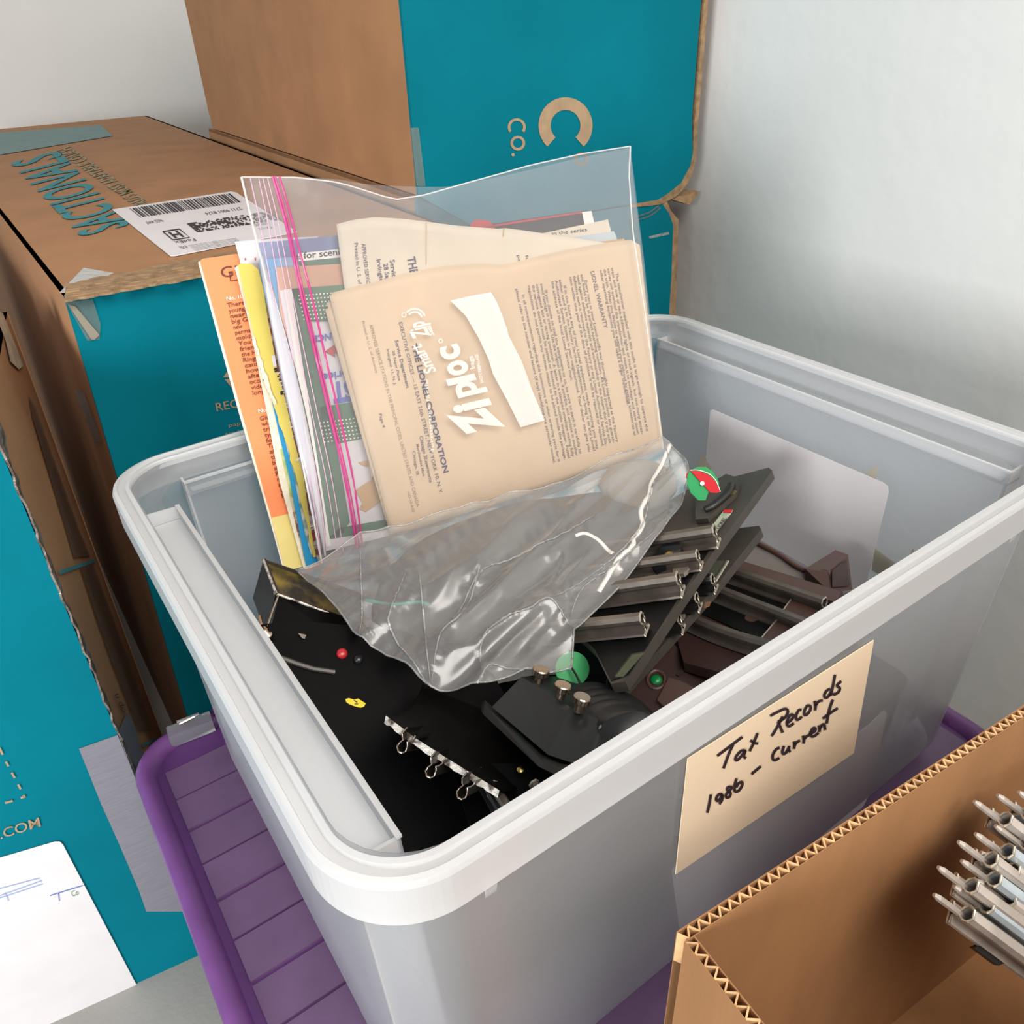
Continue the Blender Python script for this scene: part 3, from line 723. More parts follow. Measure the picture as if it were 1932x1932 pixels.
bl_ = book('comic_book', 'picture booklet with a bright blue border', 'booklet', 'cover', [(513, 756), (520, 775), (640, 760), (690, 1040), (604, 1060), (578, 1069), (564, 1000), (546, 900), (529, 830)], -.0215, M_sky, .0012)
t = Print(PZ, -.0210); t.poly([(537, 828), (640, 770), (680, 1030), (604, 1048), (588, 1050), (574, 1000), (555, 900)]); t.build('picture', M_illus, bl_, 'printed picture')
yb_ = book('booklet', 'torn yellow booklet with ragged spine and black letters', 'booklet', 'cover',
           [(449, 500), (455, 497), (474, 498), (487, 508), (497, 545), (505, 600), (514, 640), (524, 700), (542, 760), (557, 830), (575, 900), (590, 1000), (596, 1050)] + jag((592, 1052), (560, 906), 9, 2.2, 4) + jag((560, 906), (538, 830), 6, 2.2, 5)[1:] + jag((538, 830), (498, 700), 9, 2.4, 6)[1:] + jag((498, 700), (478, 630), 8, 2.2, 9)[1:] + [(462, 560)], -.0185, M_yellow2, .0015)
ey = jag((480, 636), (500, 702), 9, 1.6, 21) + jag((500, 702), (522, 762), 8, 2, 23)[1:]; ey2 = jag((476, 638), (494, 704), 9, 1.6, 22) + jag((494, 704), (517, 764), 8, 1.6, 24)[1:]
pslab('torn_spine', PZ, ey + list(reversed(ey2)), .0008, M_tear, yb_, -.0178)
t = Print(PZ, -.0178)
t.text('TIEL', (515, 695), (536, 735), (528, 690), bold=.01); t.stroke([(517, 697), (523, 696)], 5); t.stroke([(529, 742), (534, 741)], 7)
t.build('lettering', M_black, yb_, 'black letters')
t = Print(PZ, -.0178); t.poly([(512, 672), (528, 668), (532, 688), (516, 692)]); t.build('printed_patch', M_label, yb_)
mb_ = book('booklet', 'booklet with a cracked maroon and silver spine beside the zip bag', 'booklet', 'spine',
           [(505, 600), (520, 600), (548, 700), (572, 800), (590, 880), (606, 960), (640, 1030), (700, 1008), (690, 1030), (602, 1062), (597, 1050), (587, 1000), (573, 900), (555, 830), (540, 760), (524, 700), (514, 645)], -.0155, M_maroon, .003)
rs = random.Random(8)
t = Print(PZ, -.0150)
for i in range(15):
    k = rs.random(); x0 = 522 + k * 72; y0 = 690 + k * 345
    t.stroke([(x0 + rs.uniform(-2, 3), y0), (x0 + 22, y0 - rs.uniform(4, 16))], rs.choice((1.2, 1.6, 2.2)))
t.build('spine_thread', M_label, mb_, 'silvery cracks across the spine')
t = Print(PZ, -.0150)
for (x0, y0, h) in ((528, 699, 3), (536, 744, 9), (547, 792, 12), (553, 816, 14), (588, 1000, 20)): t.poly([(x0, y0), (x0 + 24, y0 - 7), (x0 + 26, y0 - 7 + h), (x0 + 3, y0 + h)])
t.build('spine_band', mat('dark_red_band', '#7e3029', .6), mb_, 'dark red bands')

# the clear zip bag and what it holds
ZB_ = thing('zip_bag', 'clear zip bag with magenta zipper standing up full of leaflets', 'bag', PZ.on(880, 960))
def zdisp(s):
    def f(x, y):
        a = mnoise.noise(V((x / 130, y / 260, s))) * .0025 + mnoise.noise(V((x / 45, y / 80, s + 4))) * .0008
        k = max(0, (y - 300) / 700)
        return a
    return f
topf = [(455, 335), (560, 335), (640, 345), (700, 362), (745, 376), (800, 368), (880, 346), (1000, 312), (1100, 290), (1190, 276)]
topb = [(470, 334), (560, 333), (640, 339), (700, 350), (760, 352), (850, 352), (960, 330), (1100, 296), (1188, 279)]
ruled('film', PZ, topf, [(607, 1062), (690, 1040), (900, 985), (1100, 915), (1252, 848)], 60, 50, 0, M_film, ZB_, zdisp(1.3), off=.0115)
ruled('film', PZ, topb, [(607, 1062), (690, 1040), (900, 985), (1100, 915), (1252, 848)], 30, 26, 0, M_film, ZB_, zdisp(7.1), off=-.0128)
def ztube(px, r, m, o=.0125, name='zipper', label=None):
    b = MB(); b.tube([PZ.on(x, y, o) + PZ.n * zdisp(1.3)(x, y) for x, y in px], r, 6); b.build(name, m, ZB_, label=label)
za = bez((514, 333), (532, 395), (547, 455), (570, 560), (592, 650), (620, 770), (650, 900), (674, 1036))
zb = bez((527, 333), (545, 395), (562, 460), (590, 565), (612, 660), (640, 780), (665, 900), (684, 1026))
ztube(za, .0010, M_pinkzip); ztube([(x + 5, y) for x, y in za], .0006, M_pinkzip); ztube(zb, .0008, M_pinkzip)
for dx0, dx1 in ((-26, -58), (-18, -38), (-9, -27), (-42, -70)):
    n = len(za); ztube([(x + dx0 + (dx1 - dx0) * i / n, y + 4) for i, (x, y) in enumerate(za)], .0003, M_pinkthin, name='zipper_line')
b = MB()
for px, r in (([(x, y) for x, y in topf], .0005), ([(455, 335), (500, 520), (545, 740), (607, 1062)], .0008), ([(1190, 276), (1187, 330), (1193, 440), (1211, 560), (1232, 700), (1252, 848)], .0006)):
    pp = [samp(px, i / 30) for i in range(31)]
    b.tube([PZ.on(x, y, .0117) + PZ.n * zdisp(1.3)(x, y) for x, y in pp], r, 5)
b.build('bag_seam', M_logo, ZB_, label='pale welded seam')
b = MB()
fb = bez((492, 480), (520, 600), (548, 720), (575, 840), (604, 980), (614, 1050))
pp = [PZ.on(x, y, .0105) for x, y in fb]
b.tube(pp, [.001 + .0050 * math.sin(math.pi * min(1, i / len(pp) * 1.1)) for i in range(len(pp))], 8, flat=.5, nrm=PZ.n)
b.build('bag_lip', clearmat('lip_painted_highlight', (.97, .97, .98), (.86, .84, .87), .5, .12, bump=.2, transl=.15, fres=1.4), ZB_, smooth=True, label='rolled shiny opening edge, its highlight coloured in white')  # the white haze puts a soft highlight into the lip's colour
t = Print(PZ, .0128, zdisp(1.3))
t.poly([(850, 567), (890, 558), (927, 551), (937, 568), (948, 595), (958, 622), (960, 632), (985, 680), (1005, 735), (1028, 793), (982, 806), (957, 755), (930, 705), (923, 680), (905, 640), (880, 597)])
t.build('logo', M_logo, ZB_, 'white slanted panel of the printed logo')
t = Print(PZ, .0128, zdisp(1.3))
t.text('z', (949, 806), (908, 768), (880, 822), bold=.03, res=4, cap=.5)
t.text('i', (924, 765), (918, 751), (858, 781), bold=.045, res=4); t.text('p', (901, 743), (891, 716), (864, 752), bold=.035, res=4, cap=.5); t.text('l', (897, 717), (893, 705), (848, 728), bold=.035, res=4); t.text('o', (884, 704), (876, 677), (849, 712), bold=.04, res=4, cap=.5); t.text('c', (870, 674), (862, 648), (836, 682), bold=.04, res=4, cap=.5)
t.ring((832, 643), 3, 4.5)
t.text('Smart', (824, 700), (794, 648), (803, 706), bold=.02, res=3); t.text('Zip', (811, 633), (798, 605), (781, 640), bold=.03, res=3); t.text('Seal', (820, 632), (812, 614), (811, 634), bold=.03)
for rr_ in (13, 19): t.ring((783, 603), rr_, rr_ + 3.2, -140, -20, 16, sx=.95)
t.ring((763, 594), 3.2, 4.6)
t.text('bags', (896, 695), (892, 671), (888, 697), bold=.02); t.text("SACS D'EMBALLAGE", (912, 722), (902, 668), (905, 724), bold=.02, cap=.9)
t.text('fermeture facile', (818, 850), (808, 715), (811, 852), cap=.8)
t.build('logo', M_logo, ZB_, 'white printed lettering')

def leaf(name, label, px, o, m, th=.0012): return book(name, label, 'leaflet' if name == 'leaflet' else 'booklet', 'cover', px, o, m, th)
ROW = None
k1 = leaf('booklet', 'black covered booklet with a red edge high in the zip bag', [(636, 450), (890, 428), (1098, 398), (1116, 399), (1120, 425), (1130, 600), (650, 620)], -.0095, M_blackcov)
t = Print(PZ, -.0090); t.poly([(890, 430), (1098, 399), (1099, 402), (892, 434)]); t.poly(bez((884, 436), (892, 418), (908, 415), (925, 418), (936, 434))); t.build('cover_print', M_red, k1, 'red print')
t = Print(PZ, -.0088); t.poly([(1098, 400), (1116, 398), (1121, 420), (1103, 424)]); t.build('cover_tag', M_white, k1, 'small white square')
k2 = leaf('booklet', 'white booklet with small grey lettering at the top right of the bag', [(1000, 445), (1147, 414), (1153, 436), (1180, 600), (1010, 600)], -.0082, M_cream2)
t = Print(PZ, -.0077); t.text('in the series', (1042, 444), (1108, 436), (1041, 437)); t.build('lettering', M_black, k2)
k3 = leaf('booklet', 'pale blue grey booklet edge at the right of the bag', [(1080, 448), (1158, 436), (1163, 446), (1190, 600), (1090, 600)], -.0070, mat('pale_bluegrey', '#c3cdd0', .7))
k4 = leaf('leaflet', 'tan leaflet edge peeking out at the top right corner', [(1090, 462), (1178, 450), (1182, 470), (1215, 620), (1100, 640)], -.0058, M_creamdk)
k5 = leaf('booklet', 'blue booklet with a for scenic heading in the zip bag', [(484, 458), (560, 452), (640, 444), (760, 440), (800, 900), (590, 980), (540, 720)], -.0072, M_bluecov)
t = Print(PZ, -.0067); t.poly([(562, 478), (640, 470), (760, 460), (760, 476), (640, 486), (564, 493)]); t.build('cover_strip', M_white, k5, 'white heading strip')
t = Print(PZ, -.0065); t.text('for scenic effect', (573, 488), (700, 474), (572, 476), bold=.015); t.text('to', (560, 490), (569, 489), (559, 479)); t.build('lettering', M_black, k5)
t = Print(PZ, -.0067); t.poly([(563, 494), (640, 487), (760, 477), (760, 490), (640, 499), (565, 507)]); t.build('cover_strip', M_green, k5, 'green strip')
t = Print(PZ, -.0067); t.poly([(488, 490), (562, 484), (566, 512), (525, 520), (580, 800), (560, 800), (500, 560)]); t.build('cover_picture', M_blue, k5, 'blue picture area')
k6 = leaf('leaflet', 'pinkish tan leaflet above the green booklet', [(520, 505), (640, 498), (760, 490), (780, 600), (640, 620), (534, 640)], -.0046, M_pink)
gb = leaf('booklet', 'green and white booklet with dotted rows behind the zipper', [(527, 548), (560, 545), (760, 528), (860, 985), (730, 1012), (614, 1040), (607, 1020), (570, 780)], -.0030, M_paperw, .002)
gp = Print(PZ, -.0025)
gp.poly([(549, 545), (760, 528), (778, 604), (577, 607)]); gp.poly([(549, 545), (566, 544), (618, 740), (660, 985), (643, 1010), (622, 1015), (586, 780)])
gp.poly([(603, 768), (800, 738), (815, 800), (614, 842)]); gp.poly([(622, 1015), (640, 996), (840, 960), (845, 980), (625, 1017)])
gp.build('cover_border', M_green, gb, 'green border')
t = Print(PZ, -.0020)
for j in range(7):
    for i in range(18):
        x, y = 564 + i * 6.7 + j * 1.6, 558 + j * 7.4 - i * .55; t.poly([(x - 1.4, y - 1.2), (x + 1.4, y - 1.4), (x + 1.4, y + 1.2), (x - 1.4, y + 1.4)])
for j in range(6):
    for i in range(16):
        x, y = 604 + i * 7.0 + j * 1.7, 798 + j * 7.2 - i * .9
        if y < 840: t.poly([(x - 1.5, y - 1.2), (x + 1.5, y - 1.4), (x + 1.5, y + 1.2), (x - 1.5, y + 1.4)])
t.build('cover_dots', M_white, gb, 'rows of white dots')
t = Print(PZ, -.0020)
t.text('CHANCE', (662, 622), (590, 634), (663, 634), bold=.03); t.text('price', (656, 697), (607, 706), (658, 712), bold=.02, res=3)
t.text('BEST', (700, 712), (626, 724), (704, 748), bold=.05, res=3)
t.build('lettering', M_blueT, gb, 'upside down blue lettering')
t = Print(PZ, -.0020); t.poly([(613, 663), (631, 650), (630, 656), (640, 654), (641, 667), (631, 667), (633, 674)]); t.build('arrow', M_red, gb, 'red arrow')
t = Print(PZ, -.0020); t.poly([(670, 925), (700, 905), (720, 880), (740, 870), (760, 940), (720, 945), (690, 966), (678, 960), (684, 948)]); t.poly([(676, 872), (700, 868), (702, 878), (690, 880), (682, 876)]); t.build('cover_picture', M_tan, gb, 'tan picture of a figure')
t = Print(PZ, -.0020); t.poly([(536, 546), (549, 545), (622, 1015), (625, 1030), (612, 1034), (575, 790)]); t.build('cover_margin', M_white, gb, 'pale margin')

def wdisp(x, y):
    a = 0.0012 * math.sin(x / 95 + y / 160)
    if y < 520 and x < 1000: a += ((520 - y) / 100) ** 2 * .006 * max(0, 1 - abs(x - 800) / 260)
    return a
sh = thing('leaflet', 'pale folded instruction sheet with a curled top edge', 'leaflet', PZ.on(900, 520, 0))
ruled('sheet', PZ, [(634, 424), (660, 417), (705, 411), (760, 415), (800, 420), (860, 427), (945, 433), (950, 431), (1000, 437), (1060, 446), (1120, 455), (1185, 466)], [(700, 900), (900, 860), (1230, 800)], 40, 24, .0006, M_cream2, sh, wdisp, off=.0012)
t = Print(PZ, .0018, wdisp)
t.text('THE LIONEL', (768, 486), (790, 580), (783, 483), bold=.02, res=3); t.text('APPROVED SERVICE', (682, 460), (693, 540), (689, 459)); t.text('Printed in U. S. of America', (668, 459), (681, 575), (675, 458))
t.text('Service Department', (736, 491), (752, 600), (745, 489), bold=.01); t.text('28 Sager Place', (724, 498), (736, 570), (732, 496), bold=.01); t.text('Irvington 11, N. J.', (711, 490), (727, 590), (719, 488), bold=.01); t.text('15 EAST', (757, 522), (765, 560), (763, 521))
t.text('parts', (975, 482), (980, 510), (980, 481)); t.text('for', (990, 482), (993, 500), (995, 481))
t.build('lettering', M_navy, sh, 'dark sideways lettering')
t = Print(PZ, .0019, wdisp); t.stroke([(801, 421), (805, 500)], 1.0); t.stroke([(949, 431), (948, 447)], 2.0); t.build('fold_line', M_creamdk, sh)

def fdisp(x, y):
    a = .0010 * math.sin(x / 120 - y / 90) + .0008 * math.sin(x / 60 + 1.3)
    a += .004 * max(0, 1 - ((x - 1000) / 130) ** 2) * max(0, (560 - y) / 100)
    return a
fs = thing('leaflet', 'large yellowed warranty leaflet with sideways print at the front of the bag', 'leaflet', PZ.on(930, 960, .006))
t1 = [(622, 557), (700, 538), (760, 521), (830, 508), (900, 503), (950, 505), (1000, 492), (1060, 478), (1130, 464), (1195, 456), (1203, 466)]
b1 = [(737, 1008), (800, 992), (900, 962), (1000, 932), (1100, 898), (1180, 872), (1252, 846)]
for k, (dx, dy) in enumerate(((-8, 26), (-5, 14), (4, -5))):
    ruled('page', PZ, [(x + dx * (1 if i < 6 else -.6), y + (dy if i < 5 else -4)) for i, (x, y) in enumerate(t1)], [(x - 2, y) for x, y in b1], 30, 14, .0003, M_cream, fs, fdisp, off=.0044 - k * .0006)
ruled('page', PZ, t1, b1, 48, 30, .0005, M_cream, fs, fdisp, off=.0062)
t = Print(PZ, .0067, fdisp)
def z6(x, y): return (700 + x * .28468, 440 + y * .28468)
body = [("The transformer supplied with this outfit is large enough to operate the", (1620, 265), (1820, 1312)),
 ("train and one or two additional lights or track signals, but too many acces-", (1590, 230), (1786, 1332)), ("sories will overload the transformer and cause it to overheat and slow down", (1565, 235), (1758, 1332)),
 ("the train. When you decide to expand your railroad by getting accessories or", (1540, 240), (1738, 1345)), ("other operating equipment you will need a larger transformer.", (1515, 245), (1690, 1142)),
 ("Every item in your Lionel outfit was thoroughly inspected at the Factory", (1412, 315), (1622, 1385)), ("and found to be in perfect operating condition. All Lionel products are guaran-", (1385, 275), (1598, 1390)),
 ("teed against defective materials and workmanship to the extent that if any such", (1360, 280), (1574, 1392)), ("defective item is returned to the Factory or any Lionel Authorized Service Sta-", (1335, 285), (1549, 1410)),
 ("tion within one year of the date of purchase it will be repaired or replaced.", (1310, 290), (1527, 1415)), ("If in the future any of your Lionel equipment needs servicing you may", (1272, 350), (1492, 1432)),
 ("either send it to the Factory Service Department, or bring it to any Lionel", (1240, 310), (1470, 1442)), ("Authorized Service Station in your neighborhood. Your dealer can give you", (1215, 315), (1440, 1447)),
 ("the address of the local Lionel Service man.", (1190, 320), (1320, 980)), ("If you decide to mail the equipment to us, be sure to pack it carefully to", (1148, 380), (1382, 1462)),
 ("avoid damage in transit. Use the original boxes, if possible, and enclose in another", (1118, 335), (1358, 1477)), ("corrugated box or strong container. A letter in a stamped envelope stating fully", (1090, 340), (1333, 1482)),
 ("the service desired must be pasted or fastened to the outside wrapper. Postal", (1064, 345), (1308, 1492)), ("regulations do not permit any written matter to be placed inside the package.", (1036, 350), (1283, 1502)),
 ("In all correspondence regarding this locomotive or when ordering parts for it", (1000, 410), (1243, 1517)), ("please refer to the number and letters (if any) identifying the particular model.", (956, 370), (1214, 1527))]
for s_, a, b in body: t.text(s_, z6(*a), z6(*b), z6(a[0] + 17, a[1] - 4), bold=.006)
t.text('LIONEL WARRANTY', z6(1452, 255), z6(1540, 632), z6(1478, 250), bold=.008)
t.text('EXECUTIVE OFFICES — 15 EAST 26th STREET, NEW YORK 10, N. Y.', z6(183, 592), z6(452, 1728), z6(206, 586), bold=.006)
t.text('Service Department', z6(158, 710), z6(236, 1028), z6(180, 705), bold=.02); t.text('28 Sager Place', z6(140, 780), z6(183, 978), z6(156, 776), bold=.01); t.text('Irvington 11, N. J.', z6(103, 770), z6(153, 1008), z6(120, 766), bold=.01)
t.text('Chicago Showrooms', z6(320, 1345), z6(386, 1652), z6(342, 1340), bold=.015); t.text('Merchandise Mart', z6(298, 1400), z6(342, 1612), z6(314, 1396), bold=.01); t.text('Chicago, Ill.', z6(272, 1445), z6(300, 1608), z6(290, 1441), bold=.01)
t.text('Page 4', (715, 781), (722, 807), (720, 780), bold=.01)
t.build('lettering', mat('body_print', '#655a60', .75), fs, 'dark sideways body print')
t = Print(PZ, .0067, fdisp); t.text('THE LIONEL CORPORATION', z6(268, 735), z6(482, 1590), z6(302, 727), bold=.03, res=3); t.build('lettering', mat('dark_blue_print', '#3b3a5c', .7), fs, 'bold dark blue name')
t = Print(PZ, .0067, fdisp)
t.text('APPROVED SERVICE STATIONS IN THE PRINCIPAL CITIES, UNITED STATES AND CANADA', (697, 613), (785, 956), (703, 611)); t.text('Printed in U. S. of America', (683, 606), (709, 704), (688, 605)); t.text('NO-10-4-55', (767, 928), (777, 966), (772, 927))
t.build('lettering', mat('faded_print', '#97866f', .8), fs, 'faded lettering')

# ------------------------------------------------------------------ black metal base, housing and parts
def dthing(name, label, cat, p, group=None): return thing(name, label, cat, p, group)
PBk = plane3(dp(520, 1200, .51), dp(700, 1560, .47), dp(900, 1300, .535))
bb = dthing('railway_base', 'large flat black metal base with red and black buttons', 'toy railway part', PBk.on(680, 1330))
pslab('base_plate', PBk, [(478, 1180), (560, 1170), (760, 1190), (930, 1270), (1000, 1400), (1010, 1540), (900, 1640), (800, 1660), (660, 1520), (560, 1330)], .006, M_bk, bb)
def knob(pl, x, y, r, m, parent, name, h=.0035):
    b = MB(); p = pl.on(x, y, .0002); prof = [(r, 0), (r, h * .35), (r * .85, h * .75), (r * .5, h * .97), (.0002, h)]
    b.lathe(p, pl.n, prof, 18); return b.build(name, m, parent, smooth=True)
knob(PBk, 645, 1234, .0036, M_bulbred, bb, 'red_button'); knob(PBk, 676, 1245, .0033, M_bulbbk, bb, 'black_button')
sk = [(652, 1319), (658, 1317), (668, 1320), (676, 1318), (682, 1322), (690, 1327), (687, 1333), (681, 1335), (675, 1334), (668, 1332), (658, 1328), (653, 1324)]
st = pslab('yellow_sticker', PBk, sk, .0003, M_ystick, bb, .0006)
t = Print(PBk, .0009); t.stroke([(668, 1321), (674, 1325)], 2); t.stroke([(669, 1328), (676, 1328)], 1.6); t.build('sticker_mark', M_black, bb)
b = MB()
for px, r in (([(528, 1240), (560, 1252), (592, 1262), (632, 1268)], .0016),):
    b.tube([PBk.on(x, y, .0015) for x, y in px], r, 6)
b.build('edge_bead', M_plate, bb)
pslab('metal_fleck', PBk, [(562, 1194), (578, 1198), (575, 1205), (570, 1204)], .001, M_nickel, bb, .0022)
# open black housing at the back left
hs = dthing('metal_housing', 'open black metal housing with yellow stained inside below the booklets', 'toy railway part', dp(560, 1150, .53))
a0, a1, a2, a3 = dp(497, 1055, .575), dp(680, 1120, .60), dp(523, 1121, .53), dp(690, 1180, .55)
b0, b1, b2, b3 = dp(505, 1190, .515), dp(700, 1252, .53), dp(488, 1160, .54), dp(477, 1128, .56)
slab('front_plate', [a2, a3, b1, b0], V((.0, .0018, .0004)), M_bk, hs)
slab('back_plate', [a0, a1, a1 + V((0, 0, -.05)), a0 + V((0, 0, -.05))], V((0, .0018, 0)), M_plate, hs)
slab('end_plate', [a0, a2, b0, b2, b3], V((.0018, 0, 0)), M_bk2, hs)
slab('inner_floor', [a0 + V((.002, 0, -.004)), a1 + V((0, 0, -.004)), a3 + V((0, 0, -.014)), a2 + V((.002, 0, -.014))], V((0, 0, -.001)), M_stain, hs, 'yellow stained inside')
b = MB(); b.tube([dp(*q) for q in ((497, 1056, .574), (508, 1086, .552), (519, 1114, .533), (523, 1121, .5285), (560, 1134, .533), (620, 1157, .542))], .0009, 6); b.build('bare_edge', M_chip, hs, label='worn bare metal edge')
b = MB(); b.tube([dp(525, 1123, .528), dp(514, 1152, .52), dp(504, 1182, .512)], .0007, 6); b.build('bare_edge', M_nickel, hs)
b = MB(); b.lathe(dp(520, 1118, .527), V((-.3, -.8, .4)), [(.0014, 0), (.0014, .001), (.0006, .0016)], 10); b.build('rivet', M_nickel, hs)
pslab('slot', plane3(a0 + V((0, -.0004, 0)), a1 + V((0, -.0004, 0)), a1 + V((0, -.0004, -.05))), [(545, 1091), (554, 1093), (558, 1099), (549, 1098)], .0003, M_bulbbk, hs)
pin = dthing('axle_pin', 'small nickel axle pin beside the left inner wall', 'toy railway part', dp(508, 1196, .508))
b = MB(); b.lathe(dp(511, 1206, .505), V((-.3, .1, .9)), [(.0022, 0), (.0022, .002), (.0032, .002), (.0032, .0045), (.002, .005), (.002, .009)], 12); b.build('pin_head', M_nickel, pin, smooth=True)
b = MB(); b.tube([dp(490, 1163, .52), dp(494, 1180, .513), dp(504, 1190, .509)], .0012, 6); b.build('pin_wire', M_nickel, pin)

# curved black piece with three hollow rail ends along its lower edge
cp = dthing('track_section', 'upturned black track piece with three wire-like rail ends on its edge', 'train track', dp(850, 1400, .44))
v = []; f = []; nu, nv = 24, 14
botE = [(727, 1356), (782, 1398), (835, 1432), (890, 1466), (941, 1497)]; topE = [(797, 1291), (860, 1318), (930, 1345), (990, 1385), (1045, 1432)]
for j in range(nv + 1):
    tt = j / nv
    for i in range(nu + 1):
        s_ = i / nu; a = samp(botE, s_); c = samp(topE, s_)
        bow = 4 * tt * (1 - tt)
        x = a[0] + (c[0] - a[0]) * tt + 10 * bow; y = a[1] + (c[1] - a[1]) * tt + 9 * bow
        v.append(dp(x, y, .425 + .075 * tt - .02 * s_ + .010 * bow))
w = nu + 1
for j in range(nv):
    for i in range(nu): f.append([j * w + i, j * w + i + 1, (j + 1) * w + i + 1, (j + 1) * w + i])
k = len(v); nn = V((-.2, -.4, .8)).normalized()
v += [p - nn * .0012 for p in v]; f += [[q + k for q in reversed(g)] for g in f]
rim_ = [i for i in range(w)] + [j * w + nu for j in range(1, nv + 1)] + [nv * w + i for i in range(nu - 1, -1, -1)] + [j * w for j in range(nv - 1, 0, -1)]
for a, b_ in zip(rim_, rim_[1:] + rim_[:1]): f.append([a, b_, b_ + k, a + k])
obj('track_tie', v, f, M_bk, cp, True)
b = MB(); rr = random.Random(2)
for q0, q1, lo in ((botE, 5, 1),):
    up_ = [samp([(x + 1, y - 2) for x, y in botE], i / 40) for i in range(41)]; dn = [samp(botE, i / 40) for i in range(41)]
    vs = []
    for i in range(41):
        dpt = .4235 - .02 * i / 40
        vs += [dp(up_[i][0], up_[i][1] - 4, dpt - .0008), dp(dn[i][0] - 2, dn[i][1] + 7 + rr.uniform(-2, 2), dpt - .0012)]
    b.add(vs, [[2 * i, 2 * i + 1, 2 * i + 3, 2 * i + 2] for i in range(40)])
b.build('chipped_edge', M_chip, cp, label='chipped silvery lower edge')
RP = [(-.3, -.55), (-.42, -.1), (-.3, .1), (-.16, .22), (-.3, .5), (-.34, .75), (-.12, 1.0), (.14, 1.0), (.32, .78), (.28, .5), (.14, .22), (.3, .08), (.42, -.1), (.42, -.35)]
def railprof(s): return [(x * s, y * s) for x, y in RP]
for (x, y, dd) in ((764, 1400, .412), (818, 1446, .402), (877, 1486, .393)):
    b = MB(); o_ = dp(x, y, dd); ux = (RT * .80 - UP * .42).normalized(); uy = (-UP * .86 - RT * .42 ).normalized()
    path = [o_ + ux * p[0] * .0078 + uy * (p[1] - .3) * .0085 for p in RP]
    b.tube(path, .00045, 6); b.build('rail_end', M_nickel, cp, label='bright hollow rail end')
    b = MB(); bk = (FW * .95 + RT * .2 - UP * .22).normalized()
    b.sweep([(p[0] * .0076, (p[1] - .3) * .0083) for p in RP], o_ + bk * .001, o_ + bk * .028, ux, uy, closed=False)
    b.build('rail', M_bk2, cp)

lp_ = dthing('dark_backing', 'added wide black backing that darkens the gaps under the track pieces', 'toy railway part', V((.28, .19, -.215)))  # black backing added so the gaps between the parts look dark
m = MB(); m.slab(rrect(.058, .046, .503, .333, .012, -.21), (0, 0, -.005)); m.build('plate', M_bk, lp_)
m = MB()
for xx in (.065, .485): m.box((xx, .05, ZB + .005), (xx + .012, .32, -.2152))
m.build('side_flange', M_bk, lp_)
# ------------------------------------------------------------------ rails helper
def rail(parent, p0, p1, up, size, m=M_rail, curve=None, name='rail', pin=False, sub=None):
    d = (p1 - p0).normalized(); x = d.cross(up).normalized(); y = x.cross(d).normalized()
    pr = [(-.55, -.5), (-.5, -.38), (-.16, -.3), (-.12, .1), (-.32, .3), (-.36, .55), (-.2, .8), (.2, .8), (.36, .55), (.32, .3), (.12, .1), (.16, -.3), (.5, -.38), (.55, -.5)]
    pr = [(a * size, c * size) for a, c in pr]
    b = MB(); N = 10; loops = []
    for i in range(N + 1):
        t_ = i / N; p = p0 + (p1 - p0) * t_
        if curve: p = p + curve * (4 * t_ * (1 - t_))
        loops.append([p + x * a + y * c for a, c in pr])
    n = len(pr); vv = [q for l in loops for q in l]; ff = []
    for i in range(N):
        for j in range(n): ff.append([i * n + j, i * n + (j + 1) % n, (i + 1) * n + (j + 1) % n, (i + 1) * n + j])
    b.add(vv, ff)
    o = b.build(name, m, parent)
    # bright cut rim of the hollow end at p0
    e = MB(); ring_ = [p0 + x * a + y * c for a, c in pr] ; e.tube(ring_ + [ring_[0]], size * .07, 5); e.build('rail_rim', M_railend, o)
    return o

# --- the two black switches
PS1 = plane3(dp(1450, 885, .64), dp(1190, 1290, .475), dp(1150, 1000, .66))
PS2 = PS1.shift(-.024)
sw = dthing('track_switch', 'black track switch with a red and green signal disc', 'train track', PS1.on(1250, 1100))
pslab('base_plate', PS1, [(1450, 882), (1457, 888), (1345, 1042), (1180, 1286), (1152, 1290), (1120, 1225), (1040, 1150), (1060, 1080), (1180, 990), (1270, 940), (1330, 905), (1390, 898)], .0075, M_plate, sw)
pslab('dark_insert', PS1, [(1352, 1016), (1186, 1272), (1153, 1284), (1122, 1224), (1045, 1150), (1065, 1095), (1180, 1020)], .0004, M_bkp, sw, .0006)
upS = PS1.n
def r1(x0, y0, x1, y1, s=.0105, m=M_rail): rail(sw, PS1.on(x0, y0, .008), PS1.on(x1, y1, .008), upS, s, m)
r1(1352, 1013, 1090, 1052, .0115); r1(1320, 1058, 1080, 1092, .010); r1(1284, 1104, 1030, 1140, .0118); r1(1216, 1178, 1000, 1200, .0105)
b = MB(); b.slab([PS1.on(*q, .010) for q in ((1252, 1022), (1276, 1020), (1287, 1030), (1282, 1045), (1262, 1062), (1235, 1072), (1225, 1066))], PS1.n * -.009); b.build('roller_block', M_bulbbk, sw)
b = MB(); b.lathe(PS1.on(1262, 1046, .0102), PS1.n, [(.0032, 0), (.0032, .001), (.0014, .0016)], 14); b.build('roller_screw', M_brass, sw)
pslab('centre_roller', PS1, [(1268, 1066), (1296, 1062), (1300, 1072), (1290, 1082), (1270, 1084)], .003, M_railend, sw, .0055)
pslab('fibre_patch', PS1, [(1272, 1080), (1286, 1078), (1288, 1086), (1274, 1088)], .001, M_discr, sw, .0035)
